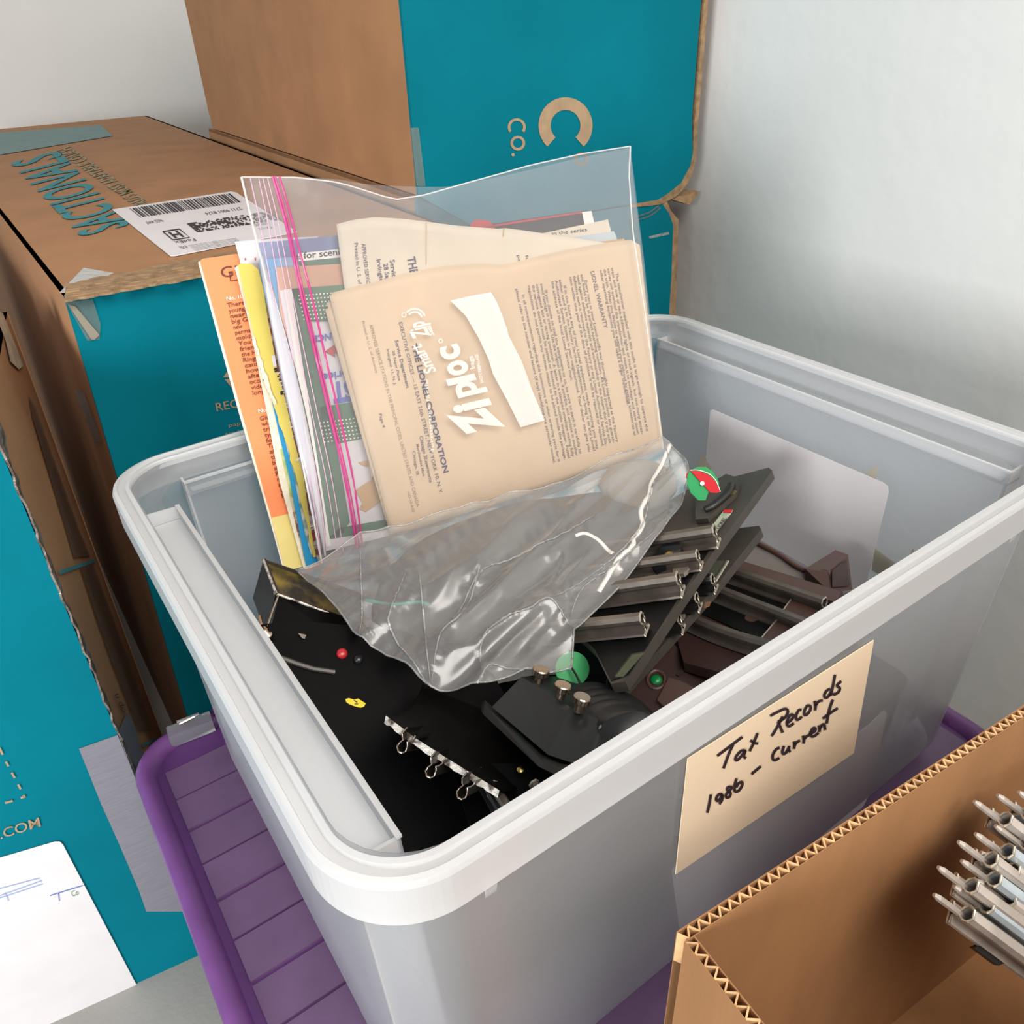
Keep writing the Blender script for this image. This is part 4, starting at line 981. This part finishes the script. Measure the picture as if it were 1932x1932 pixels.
# motor plate under the disc, label, lever
pslab('motor_cover', PS1, [(1312, 945), (1325, 920), (1370, 894), (1388, 900), (1394, 912), (1388, 930), (1335, 978), (1312, 980)], .004, M_plate, sw, .0045)
b = MB(); b.tube([PS1.on(x, y, .006) for x, y in bez((1380, 915), (1376, 928), (1362, 942), (1345, 955), (1330, 962))], .0032, 8); b.build('cover_rib', M_bk2, sw, smooth=True)
b = MB(); b.lathe(PS1.on(1382, 930, .0048), PS1.n, [(.0034, 0), (.0034, .0006), (.0015, .001)], 14); b.build('cover_screw', M_brass, sw)
pslab('maker_label', PS1, [(1366, 962), (1383, 962), (1378, 970), (1344, 1014), (1330, 1010)], .0004, mat('worn_label', '#b7bba5', .6, h2='#8fa58c', vscale=120), sw, .001, 'worn pale maker label')
t = Print(PS1, .0014); t.text('THE LIONEL', (1348, 1012), (1372, 978), (1341, 1009), bold=.01); t.text('CORP NO 022', (1354, 1010), (1376, 976), (1351, 1008)); t.build('lettering', M_black, sw)
t = Print(PS1, .0013); t.poly([(1366, 961), (1383, 961), (1379, 968), (1364, 967)]); t.build('label_corner', M_discr, sw, 'red label corner')
pslab('lever', PS1, [(1314, 872), (1322, 858), (1331, 860), (1333, 870), (1342, 882), (1338, 896), (1318, 882)], .002, mat('brown_grey_lever', '#6b6258', .5), sw, .014)
# crossed signal disc: two halves red and green
dc = dp(1326, 913, .60); nrm1 = (C0 - dc).normalized()
dz = MB()
def ell(cx, cy, rx, ry, ang, a0, a1, n=20):
    out = []
    for i in range(n + 1):
        a = math.radians(a0 + (a1 - a0) * i / n); x = rx * math.cos(a); y = ry * math.sin(a); ca, sa = math.cos(ang), math.sin(ang)
        out.append((cx + x * ca - y * sa, cy + x * sa + y * ca))
    return out
PD = plane3(dc, dc + RT * .02 + FW * .012, dc + UP * .02 - FW * .002)
pslab('signal_disc', PD, [(1302, 888), (1317, 881), (1332, 881), (1345, 890), (1354, 903), (1357, 913), (1352, 921), (1340, 920), (1331, 944), (1318, 944), (1304, 930), (1298, 915), (1298, 898)], .0009, M_discg, sw, 0, 'green half of the signal disc')
pslab('signal_disc', PD, [(1303, 888), (1320, 889), (1337, 896), (1350, 908), (1359, 928), (1352, 930), (1340, 929)], .0006, M_discr, sw, .001, 'red half of the signal disc')
pslab('signal_disc', PD, [(1295, 901), (1296, 894), (1302, 887), (1298, 905)], .0006, M_discr, sw, -.001, 'red half of the signal disc')
t = Print(PD, .0014); t.stroke(bez((1302, 887), (1318, 887), (1338, 894), (1351, 907), (1359, 927)), 1.2); t.ring((1325, 912), 0, 4.2, n=12); t.build('disc_edge', M_white, sw, 'white disc edge and hub')

sw2 = dthing('track_switch', 'lower black track switch partly hidden under the other one', 'train track', PS2.on(1250, 1180))
pslab('base_plate', PS2, [(1432, 992), (1436, 998), (1346, 1112), (1165, 1312), (1138, 1316), (1150, 1250), (1180, 1200), (1330, 1010), (1380, 998)], .007, M_plate, sw2)
pslab('dark_insert', PS2, [(1338, 1105), (1165, 1298), (1142, 1306), (1158, 1240), (1290, 1085)], .0004, M_bkp, sw2, .0006)
for (x0, y0, x1, y1) in ((1348, 1102, 1190, 1115), (1318, 1137, 1150, 1150), (1286, 1178, 1120, 1195)):
    rail(sw2, PS2.on(x0, y0, .007), PS2.on(x1, y1, .007), PS2.n, .0098, M_bk2)
pslab('mounting_plate', PS2, [(1345, 1058), (1372, 1058), (1350, 1090), (1325, 1112), (1320, 1095)], .001, mat('grey_green_plate', '#4f5348', .5), sw2, .003)
b = MB(); b.tube([PS2.on(1373, 1059, .003), PS2.on(1349, 1098, .003)], .0012, 6); b.build('plate_edge', M_railend, sw2)
b = MB(); b.lathe(PS2.on(1380, 1005, .001), PS2.n, [(.0018, 0), (.0018, .0006)], 10); b.build('screw_hole', M_bulbbk, sw2)
pslab('contact_tab', PS2, [(1330, 1136), (1340, 1134), (1338, 1142), (1328, 1145)], .001, mat('copper_tab', '#a5785a', .4, metal=.5), sw2, .002)
pslab('clip_plate', PS2, [(1268, 1152), (1295, 1150), (1290, 1168), (1272, 1172)], .001, M_railend, sw2, .002)
b = MB(); b.slab([dp(x, y, .47 + (1300 - y) * .0003) for x, y in ((1192, 1236), (1217, 1231), (1176, 1277), (1160, 1277))], FW * .004); b.build('olive_strip', M_olive, sw2)

# --- brown switch on the right
PB3 = plane3(dp(1385, 1078, .632), dp(1590, 1140, .565), dp(1310, 1190, .575))
br = dthing('track_switch', 'brown plastic track switch with three dull rails beside the white sheet', 'train track', PB3.on(1470, 1150))
pslab('base_plate', PB3, [(1375, 1052), (1392, 1056), (1590, 1116), (1582, 1135), (1560, 1160), (1560, 1230), (1480, 1300), (1290, 1250), (1270, 1180)], .008, M_brown, br)
b = MB(); b.slab([PB3.on(*q, .006) for q in ((1380, 1056), (1395, 1058), (1586, 1116), (1578, 1136), (1385, 1080))], PB3.n * -.006); b.build('side_ledge', M_brown2, br)
pslab('black_insert', PB3, [(1362, 1098), (1400, 1098), (1442, 1112), (1480, 1146), (1471, 1160), (1372, 1118)], .001, M_bkp, br, .0012)
pslab('black_insert', PB3, [(1345, 1122), (1380, 1128), (1465, 1170), (1432, 1205), (1325, 1158)], .001, M_bkp, br, .0012)
b = MB(); b.lathe(PB3.on(1418, 1166, .0014), PB3.n, [(.0048, 0), (.0048, .0004), (.003, .0004), (.003, .0001)], 16); b.build('screw_boss', M_brown2, br)
u3 = PB3.n
for (x0, y0, x1, y1, cv) in ((1556, 1146, 1370, 1082, 0), (1530, 1190, 1340, 1115, 0), (1500, 1238, 1290, 1168, .004)):
    rail(br, PB3.on(x0, y0, .006), PB3.on(x1, y1, .006), u3, .0095, M_rail, curve=PB3.n.cross((PB3.on(x1, y1) - PB3.on(x0, y0)).normalized()) * cv)
for px in ([(1494, 1133), (1512, 1138), (1552, 1156), (1535, 1186), (1472, 1160)], [(1466, 1172), (1484, 1180), (1512, 1196), (1494, 1214), (1437, 1206)]):
    pslab('crosstie', PB3, px, .003, M_brown2, br, .0042)
for (p0, p1) in (((1492, 1131), (1470, 1162)), ((1465, 1170), (1434, 1207))):
    b = MB(); b.tube([PB3.on(*p0, .005), PB3.on(*p1, .005)], .0007, 5); b.build('metal_strip', M_railend, br)
# curved rim of the housing and its box behind
hb = dthing('track_switch', 'brown switch motor housing with curved rim at the foot of the white sheet', 'train track', dp(1560, 1090, .60))
PH = plane3(dp(1425, 1022, .665), dp(1562, 1080, .615), dp(1500, 1120, .625))
b = MB(); b.tube([PH.on(x, y) for x, y in bez((1424, 1022), (1470, 1046), (1505, 1070), (1528, 1078), (1558, 1079), (1564, 1085), (1564, 1112))], .0022, 6); b.build('curved_rim', M_brown2, hb, smooth=True)
pslab('panel', PH, [(1400, 1022), (1424, 1024), (1470, 1048), (1505, 1072), (1528, 1080), (1556, 1082), (1558, 1110), (1400, 1068)], .001, M_tabgrey, hb, -.001)
b = MB()
q = [dp(1520, 1072, .622), dp(1574, 1039, .655), dp(1596, 1043, .65), dp(1604, 1052, .645), dp(1607, 1112, .625), dp(1566, 1112, .60), dp(1562, 1076, .612)]
b.add([dp(1519, 1073, .622), dp(1576, 1038, .655), dp(1600, 1046, .648), dp(1562, 1079, .612), dp(1608, 1113, .625), dp(1567, 1118, .597), dp(1519, 1110, .625), dp(1576, 1080, .665)],
      [[0, 1, 2, 3], [3, 2, 4, 5], [0, 3, 5, 6], [1, 7, 4, 2], [0, 6, 7, 1], [6, 5, 4, 7]])
b.build('motor_box', M_brown2, hb)
b = MB(); b.add([dp(1570, 1078, .6105), dp(1597, 1054, .6385), dp(1603, 1106, .6215), dp(1570, 1108, .6005)], [[0, 1, 2, 3]]); b.build('box_dark_face', M_brown, hb)  # front face of the box, drawn flat in the darker brown
b = MB(); b.slab([dp(1578, 1125, .592), dp(1612, 1112, .61), dp(1645, 1112, .612), dp(1600, 1150, .57)], PB3.n * -.005); b.build('box_foot', M_brown2, hb)
b = MB(); b.slab([dp(1560, 1118, .59), dp(1578, 1125, .585), dp(1600, 1150, .565), dp(1560, 1175, .56)], PB3.n * -.005); b.build('box_foot', M_brown, hb)

# --- lower brown piece with green lens
PB4 = plane3(dp(1240, 1230, .565), dp(1350, 1280, .545), dp(1200, 1330, .535))
lo = dthing('switch_controller', 'dark brown plastic piece with a round green lens', 'toy railway part', PB4.on(1260, 1290))
pslab('body_plate', PB4, [(1272, 1216), (1290, 1232), (1313, 1250), (1340, 1258), (1355, 1272), (1366, 1292), (1330, 1330), (1265, 1380), (1190, 1330), (1186, 1300), (1230, 1245)], .012, M_brown, lo)
pslab('raised_panel', PB4, [(1262, 1278), (1285, 1285), (1314, 1300), (1290, 1330), (1270, 1350), (1240, 1320)], .002, M_brown2, lo, .003)
pslab('raised_panel', PB4, [(1296, 1248), (1302, 1252), (1282, 1276), (1275, 1272)], .001, mat('deep_brown', '#2e1d18', .5), lo, .001)
b = MB(); c_ = PB4.on(1238, 1282, .0005); b.tube([c_ + (V(p) ) for p in [PB4.n.cross(V((0, 0, 1))).normalized() * (.006 * math.cos(a * math.pi / 9)) + PB4.n.cross(PB4.n.cross(V((0, 0, 1)))).normalized() * (.0075 * math.sin(a * math.pi / 9)) for a in range(19)]], .0012, 6); b.build('lens_collar', M_brown2, lo)
b = MB(); b.lathe(c_ - PB4.n * .001, PB4.n, [(.0042, 0), (.0042, .001), (.0028, .0022), (.0004, .0028)], 16); b.build('green_lens', mat('green_lens', '#0d7a3c', .3), lo, smooth=True)
lb2 = dthing('track_section', 'dark brown ribbed plastic track bed below the dull rails', 'train track', dp(1400, 1250, .575))
PB5 = PB3.shift(-.018)
pslab('track_bed', PB5, [(1285, 1190), (1330, 1180), (1500, 1235), (1440, 1330), (1340, 1330), (1310, 1250)], .008, M_brown, lb2)
for k in range(4): pslab('crosstie', PB5, [(1350 + k * 24, 1236 + k * 7), (1362 + k * 24, 1240 + k * 7), (1338 + k * 24, 1276 + k * 6), (1326 + k * 24, 1272 + k * 6)], .002, M_brown2, lb2, .002)

# --- green disc on its stem and the olive strip
gd = dthing('signal_disc', 'green signal disc on a thin stem behind the screw posts', 'toy railway part', dp(1080, 1280, .525))
PG = plane3(dp(1080, 1265, .530), dp(1110, 1260, .535), dp(1080, 1300, .525))
pslab('disc', PG, ell(1080, 1262, 32, 33, 0, 0, 350, 30), .001, M_discg, gd)
b = MB(); b.tube([dp(1077, 1257, .526), dp(1088, 1275, .522), dp(1096, 1292, .518)], .0009, 6); b.build('stem', M_bk2, gd)

# --- the controller with thumb screws
ct = dthing('controller', 'charcoal toy transformer controller with three nickel thumb screws and ribbed motor dome', 'toy railway part', dp(1080, 1390, .47))
b = MB()
Vt = dict(a=(928, 1334, .468), b=(984, 1277, .492), c=(1076, 1334, .462), e=(1034, 1424, .432), f=(1112, 1450, .425), g=(1142, 1362, .452), h=(1046, 1276, .515), i=(1180, 1320, .50), j=(1230, 1420, .455))
for k_ in list(Vt): Vt[k_] = dp(*Vt[k_])
bt_ = [Vt['a'], Vt['e'], Vt['f'], Vt['j'], Vt['i'], Vt['h'], Vt['b'], Vt['c'], Vt['g']]
b.add(bt_, [[6, 0, 1, 7], [7, 1, 2, 8], [6, 7, 8, 4, 5], [8, 2, 3, 4]])
body_ = b.build('body', M_ctrl, ct)
bv = body_.modifiers.new('bevel', 'BEVEL'); bv.width = .0022; bv.segments = 3
b = MB()
fa = [dp(908, 1334, .472), dp(914, 1330, .47), dp(1024, 1436, .425), dp(1060, 1454, .417), dp(1130, 1468, .41), dp(1180, 1470, .40)]
fb_ = [dp(908, 1342, .470), dp(912, 1348, .467), dp(1016, 1446, .423), dp(1056, 1466, .415), dp(1126, 1480, .408), dp(1180, 1480, .40)]
for i in range(5): b.slab([fa[i], fa[i + 1], fb_[i + 1], fb_[i]], FW * .012)
b.build('base_flange', M_bk2, ct)
PCt = plane3(Vt['b'], Vt['c'], Vt['h'])
for (x, y, dd) in ((1016, 1283, .49), (1057, 1313, .472), (1093, 1336, .456)):
    b = MB(); ax = (UP * .92 + RT * .22 - FW * .3).normalized(); base = dp(x, y, dd)
    b.lathe(base, ax, [(.003, -.002), (.003, .0035), (.0049, .0037), (.0052, .0042), (.0052, .0075), (.0047, .0081), (.001, .0081)], 22); sc = b.build('thumb_screw', M_nickel, ct)
    b = MB()
    for i in range(16):
        a_ = 2 * math.pi * i / 16; x_ = ax.cross(V((.3, .5, .8))).normalized(); y_ = ax.cross(x_)
        p = base + x_ * (.0052 * math.cos(a_)) + y_ * (.0052 * math.sin(a_)); b.tube([p + ax * .0043, p + ax * .0071], .0003, 4)
    b.build('knurl', M_nickel, sc)
# motor dome
ea = bez((1100, 1440), (1128, 1380), (1150, 1358), (1178, 1347), (1206, 1343), (1238, 1356), (1264, 1384), (1280, 1430)); eb = bez((1030, 1360), (1046, 1312), (1066, 1297), (1092, 1289), (1124, 1287), (1170, 1301), (1212, 1330), (1240, 1380))
v = []; f = []; nu, nv = 28, 18
for j in range(nv + 1):
    t_ = j / nv; tt = t_ if j < nv - 1 else (.97 if j == nv - 1 else 1.0)
    k_ = 1.0 - (.03 if j == nv else 0)
    for i in range(nu + 1):
        a_ = samp(eb, i / nu); c_ = samp(ea, i / nu)
        ce = V((1190, 1420, 0)) * tt + V((1130, 1350, 0)) * (1 - tt)
        x = a_[0] + (c_[0] - a_[0]) * tt; y = a_[1] + (c_[1] - a_[1]) * tt
        rb = k_ * (1 + (.055 if j in (2, 5, 8, 11) else 0))
        x = ce.x + (x - ce.x) * rb; y = ce.y + (y - ce.y) * rb
        v.append(dp(x, y, .515 - .07 * tt - (.012 * math.sin(math.pi * i / nu)) * (1 - tt)))
w = nu + 1
for j in range(nv):
    for i in range(nu): f.append([j * w + i, j * w + i + 1, (j + 1) * w + i + 1, (j + 1) * w + i])
f.append([nv * w + i for i in range(nu + 1)])
obj('motor_dome', v, f, M_ctrl, ct, True, 'ribbed rounded motor cover')
b = MB(); b.lathe(dp(1136, 1374, .447), (C0 - dp(1136, 1374, .447)), [(.002, 0), (.002, .001), (.001, .0016)], 12); b.build('corner_rivet', mat('grey_rivet', '#77736d', .4), ct)
b = MB(); b.lathe(dp(1216, 1382, .442), (C0 - dp(1216, 1382, .442)), [(.0035, 0), (.0032, .001), (.0015, .0018)], 14); b.build('red_button', M_bulbred, ct, smooth=True)

# --- black track under the controller
PBt = plane3(dp(880, 1450, .445), dp(1000, 1620, .40), dp(1040, 1490, .43))
tr_ = dthing('track_section', 'black track with grey rails under the front rim', 'train track', PBt.on(960, 1540))
pslab('track_bed', PBt, [(850, 1440), (990, 1440), (1050, 1490), (1040, 1540), (960, 1590), (890, 1570)], .004, M_bk, tr_)
rail(tr_, PBt.on(905, 1462, .004), PBt.on(965, 1570, .004), PBt.n, .0068, M_bk2); rail(tr_, PBt.on(930, 1488, .006), PBt.on(985, 1570, .006), PBt.n, .0075, M_rail); rail(tr_, PBt.on(1008, 1485, .004), PBt.on(1045, 1540, .004), PBt.n, .0072, M_rail)
b = MB(); b.lathe(PBt.on(982, 1454, .003), PBt.n, [(.0022, 0), (.002, .0012), (.0006, .0018)], 12); b.build('rivet', M_brass, tr_)

# ------------------------------------------------------------------ crumpled clear bag with a bundle and a white cable
PG2 = plane3(dp(560, 1080, .572), dp(1255, 838, .684), dp(815, 1310, .49))
lump = dthing('wrapped_bundle', 'dark lumpy bundle wrapped inside the crumpled clear bag', 'bundle', PG2.on(900, 1130, -.04))
v = []; f = []; nu, nv = 40, 20
cL = PG2.on(985, 1062, -.026); eX = (PG2.on(1220, 960) - PG2.on(640, 1180)).normalized(); eY = PG2.n.cross(eX).normalized()
for j in range(nv + 1):
    th_ = math.pi * j / nv
    for i in range(nu):
        ph = 2 * math.pi * i / nu
        d_ = V((math.sin(th_) * math.cos(ph), math.sin(th_) * math.sin(ph), math.cos(th_)))
        k_ = 1 + .10 * mnoise.noise(d_ * 2.2 + V((3, 1, 0))) + .05 * mnoise.noise(d_ * 6)
        v.append(cL + eX * d_.x * .120 * k_ + eY * d_.y * .064 * k_ + PG2.n * d_.z * .018 * k_)
for j in range(nv):
    for i in range(nu): f.append([j * nu + i, j * nu + (i + 1) % nu, (j + 1) * nu + (i + 1) % nu, (j + 1) * nu + i])
obj('bundle_wrap', v, f, M_lump, lump, True)
v = []; f = []; cR = PG2.on(1205, 915, -.020)
for j in range(13):
    th_ = math.pi * j / 12
    for i in range(24):
        ph = 2 * math.pi * i / 24; d_ = V((math.sin(th_) * math.cos(ph), math.sin(th_) * math.sin(ph), math.cos(th_))); k_ = 1 + .16 * mnoise.noise(d_ * 3 + V((9, 2, 1)))
        v.append(cR + eX * d_.x * .034 * k_ + eY * d_.y * .030 * k_ + PG2.n * d_.z * .012 * k_)
for j in range(12):
    for i in range(24): f.append([j * 24 + i, j * 24 + (i + 1) % 24, (j + 1) * 24 + (i + 1) % 24, (j + 1) * 24 + i])
obj('pale_wrap', v, f, mat('pale_grey_wrap', '#9a948b', .7, var=.15, vscale=30, bump=.8, bscale=40), lump, True, 'paler grey wrapped end')
b = MB(); b.tube([PG2.on(x, y, .0015) for x, y in bez((690, 1132), (740, 1140), (790, 1136), (810, 1142))], .0012, 6); b.build('green_cord', mat('teal_cord', '#1f9a86', .5), lump, label='green cord')
# outline and creases
oT = [(560, 1082), (610, 1066), (683, 1026), (740, 1012), (800, 998), (900, 965), (985, 952), (1060, 928), (1130, 886), (1180, 868), (1246, 838), (1262, 848), (1288, 870), (1298, 900)]
oB = [(560, 1082), (600, 1120), (640, 1165), (680, 1221), (735, 1248), (770, 1270), (812, 1308), (860, 1308), (905, 1302), (990, 1276), (1078, 1271), (1082, 1205), (1170, 1120), (1240, 1030), (1285, 960), (1298, 905)]
creases = [(bez((683, 1026), (685, 1090), (688, 1160), (684, 1222)), .0055, 5), (bez((700, 1030), (702, 1100), (712, 1180)), .0035, 4),
           (bez((860, 990), (790, 1050), (700, 1080)), .005, 9), (bez((960, 955), (850, 1040), (735, 1110), (720, 1150)), .006, 8), (bez((1060, 930), (960, 985), (880, 1060), (770, 1090)), .005, 10),
           (bez((900, 1105), (905, 1100), (870, 1190), (835, 1220), (815, 1306)), .007, 5), (bez((770, 1110), (742, 1180), (740, 1205), (775, 1260), (812, 1307)), .008, 5),
           (bez((795, 1110), (800, 1160), (805, 1220), (814, 1300)), .005, 5), (bez((1120, 1000), (1010, 1060), (915, 1095), (850, 1200)), .006, 7),
           (bez((1035, 1075), (1058, 1062), (1062, 1080), (1030, 1130)), .005, 4), (bez((910, 1280), (908, 1240), (940, 1200), (1000, 1175), (1040, 1160), (1080, 1200)), .008, 5),
           (bez((1005, 1145), (1040, 1200), (1082, 1205)), .005, 4), (bez((1248, 842), (1262, 890), (1230, 930), (1200, 1030), (1100, 1120), (1030, 1160)), .0045, 5),
           (bez((1232, 1030), (1180, 1070), (1100, 1130), (1075, 1180)), .006, 5), (bez((1298, 905), (1260, 980), (1225, 1035)), .005, 5), (bez((1180, 880), (1090, 940), (1000, 1010)), .005, 10),
           (bez((905, 1302), (930, 1270), (990, 1274), (1078, 1270)), .005, 4), (bez((640, 1165), (690, 1150), (720, 1190), (730, 1230)), .004, 5), (bez((815, 1100), (790, 1125), (770, 1165)), .004, 4), (bez((1150, 930), (1040, 1010), (960, 1060)), .004, 8)]
crs = [([p for i, p in enumerate(c) if i % 2 == 0], a * .62, w_) for c, a, w_ in creases]
def rdg(x, y, s_): return 1 - abs(mnoise.noise(V((x, y, s_)))) * 2.2
def bdisp(x, y):
    h = .010 * max(0, 1 - ((x - 930) / 380) ** 2) * max(0, 1 - ((y - 1090 + (x - 930) * .28) / 190) ** 2)
    a_ = (x * .78 - y * .62); b_ = (x * .62 + y * .78)      # folds fan out from the lower corner to the upper right
    h += .0062 * rdg(a_ / 330, b_ / 70, 3.1) + .0026 * rdg(a_ / 190 + 7, b_ / 34, 8.7) + .0006 * mnoise.noise(V((x / 40, y / 40, 9)))
    for c, a, w_ in crs:
        m_ = 1e9
        for (cx, cy) in c:
            d2 = (x - cx) ** 2 + (y - cy) ** 2
            if d2 < m_: m_ = d2
        if m_ < (w_ * 4) ** 2 * 4: h += .38 * a * (math.exp(-m_ / (2 * w_ * w_)) + .25 * math.exp(-m_ / (20 * w_ * w_)))
    return h
pb = thing('plastic_bag', 'crumpled clear plastic bag lying over the black track pieces', 'bag', PG2.on(900, 1200, -.01))
ruled('film', PG2, oT, oB, 170, 110, 0, M_film2, pb, bdisp)
ruled('film', PG2, oT, oB, 50, 34, 0, M_film2, pb, lambda x, y: .004 * mnoise.noise(V((x / 50, y / 40, 20))), off=-.05)
fm_ = MB()
for ci_, (c, a, w_) in enumerate(creases[:18]):
    if ci_ not in (0, 5, 6, 7, 8, 10, 12, 13, 16): continue
    n = len(c); pp = [PG2.on(x, y, .0006) + PG2.n * bdisp(x, y) for x, y in c]
    fm_.tube(pp, [.0001 + .0006 * math.sin(math.pi * min(1, (i + 1) / (n + 1))) for i in range(n)], 6, flat=.35, nrm=PG2.n)
fo_ = fm_.build('film_fold', M_fold, pb, True, 'pale creases of doubled film'); fo_['kind'] = 'stuff'
fm_ = MB(); ol = [samp(oB, i / 70) for i in range(71)]
fm_.tube([PG2.on(x, y, .0004) + PG2.n * bdisp(x, y) for x, y in ol], .0007, 6)
ol = [samp(oT, i / 60) for i in range(61)]
fm_.tube([PG2.on(x, y, .0004) + PG2.n * bdisp(x, y) for x, y in ol], .0006, 6)
fm_.build('film_edge', M_fold, pb, True, 'pale edge of the film')
cbm = MB()
cbl = bez((1262, 850), (1250, 880), (1228, 925), (1222, 955), (1206, 985), (1210, 1010), (1202, 1030), (1192, 1042), (1190, 1056), (1166, 1076), (1145, 1105), (1128, 1130))
cbm.tube([PG2.on(x, y, -.0004) + PG2.n * bdisp(x, y) for x, y in cbl], .0019, 8, flat=.45, nrm=PG2.n)
cbm.tube([PG2.on(x, y, -.0004) + PG2.n * bdisp(x, y) for x, y in bez((1084, 1036), (1100, 1032), (1122, 1040), (1142, 1056), (1154, 1070))], .0018, 8, flat=.5, nrm=PG2.n)
cbm.lathe(PG2.on(1198, 1040, .006), V((.3, .2, .9)), [(.003, -.004), (.0034, 0), (.003, .004)], 10); cbm.lathe(PG2.on(1164, 1078, .006), V((.5, -.2, .7)), [(.003, -.004), (.0034, 0), (.003, .004)], 10)
tag(cbm.build('cable', M_cable, smooth=True), 'white flat cable coiled at the right side of the crumpled bag', 'cable')

# ------------------------------------------------------------------ open carton with track in the front
ZE = -.05
E0 = un(1380, 1690, 'z', ZE); E1 = un(1932, 1330, 'z', ZE); de = (E1 - E0).normalized(); ne = V((de.y, -de.x, 0))   # ne points to the camera side
EL = E0 - de * .03; ER = E1 + de * .30; EH = .33; th = .0052
bx = thing('open_carton', 'open brown corrugated carton full of track in the front corner', 'carton', (E0 + ER) / 2 + ne * .12 - V((0, 0, EH)))
zdn = V((0, 0, -EH)); hw = .30
def panel(name, p, q, inward, m):
    b = MB(); t1_ = .0004
    b.slab([p, q, q + zdn, p + zdn], inward * t1_); b.slab([p + inward * (th - t1_), q + inward * (th - t1_), q + zdn + inward * (th - t1_), p + zdn + inward * (th - t1_)], inward * t1_)
    o = b.build(name, m, bx)
    L_ = (q - p).length; n = int(L_ / .0056); d_ = (q - p) / n; fl = []
    for i in range(n * 2 + 1): fl.append(p + d_ * (i / 2) + inward * (t1_ * 1.2 if i % 2 == 0 else th - t1_ * 1.2))
    b2 = MB()
    for i in range(n * 2):
        a_, c_ = fl[i], fl[i + 1]; up_ = V((0, 0, random.uniform(-.0008, .0002))); dirn = (c_ - a_).normalized(); s_ = dirn.cross(V((0, 0, 1))) * .00038
        b2.slab([a_ + up_ - s_, c_ + up_ - s_, c_ + up_ + s_, a_ + up_ + s_], (0, 0, -.02))
    fo = b2.build('flute', M_flute, o); fo['kind'] = 'stuff'
    return o
panel('side_panel', EL, ER, ne, M_kraftfg)
panel('side_panel', EL + ne * th, EL + ne * hw, de, M_kraftfg)
panel('side_panel', ER + ne * th, ER + ne * hw, -de, M_kraftfg)
panel('side_panel', EL + ne * hw, ER + ne * hw, ne, M_kraftfg)
slab('bottom_panel', [EL + zdn, ER + zdn, ER + ne * hw + zdn, EL + ne * hw + zdn], (0, 0, -.004), M_kraftfg, bx)
su = thing('carton', 'closed plain brown carton supporting the open carton of track', 'carton', (EL + ER) / 2 + ne * .15 + V((0, 0, FLOOR - .03)))
q_ = [EL + zdn, ER + zdn, ER + ne * hw + zdn, EL + ne * hw + zdn]
zz = ZE - EH - .0045
b = MB(); b.slab([V((p.x, p.y, zz)) for p in q_], (0, 0, FLOOR - zz)); b.build('carton_body', M_kraft, su)
cc = (q_[0] + q_[1]) / 2; cd = (q_[2] + q_[3]) / 2
b = MB(); b.slab([V((cc.x, cc.y, zz + .0002)) - de * .025, V((cc.x, cc.y, zz + .0002)) + de * .025, V((cd.x, cd.y, zz + .0002)) + de * .025, V((cd.x, cd.y, zz + .0002)) - de * .025], (0, 0, .0002)); b.build('clear_tape', M_tape, su)
# track sections leaning in the carton, pins up
def tracksec(pins, z0, lab, dr):
    P_ = [un(x, y, 'z', ZE - .032 + z0 - .003 * i) for i, (x, y) in enumerate(pins)]
    dn = V(dr).normalized()
    tk = thing('train_track', lab, 'train track', P_[1] + dn * .2, 'track sections in the open carton')
    lat = (P_[2] - P_[0]).normalized(); upv = lat.cross(dn).normalized()
    if upv.dot(C0 - P_[1]) < 0: upv = -upv
    for i, p in enumerate(P_):
        a_ = p + dn * .016
        o = rail(tk, a_, a_ + dn * .21, upv, .0105, M_steel if i != 1 else M_steelb)
        if i != 1 or True:
            b = MB(); b.tube([p, p + dn * .003, p + dn * .03], [.001, .0018, .0018], 8); o2 = b.build('rail_pin', M_steel, o)
    for s_ in (.05, .115, .18):
        b = MB(); c1 = P_[0] + dn * s_ - lat * .012 - upv * .004; c2 = P_[2] + dn * s_ + lat * .012 - upv * .004
        b.slab([c1 - dn * .008, c2 - dn * .008, c2 + dn * .008, c1 + dn * .008], -upv * .003); b.build('crosstie', M_bk2, tk)
DR = RT * .80 - UP * .60 + FW * .10
rows = [([(1838, 1512), (1882, 1500), (1922, 1494)], 0.0, 'shiny track section leaning at the far side of the open carton'),
        ([(1808, 1588), (1840, 1573), (1878, 1558)], -.002, 'shiny track section in the middle of the open carton'),
        ([(1770, 1636), (1814, 1624), (1850, 1608)], -.004, 'shiny track section at the near left of the open carton'),
        ([(1762, 1688), (1800, 1672), (1842, 1660)], -.010, 'shiny track section at the very front of the open carton')]
for pins, z0, lab in rows: tracksec(pins, z0, lab, DR)
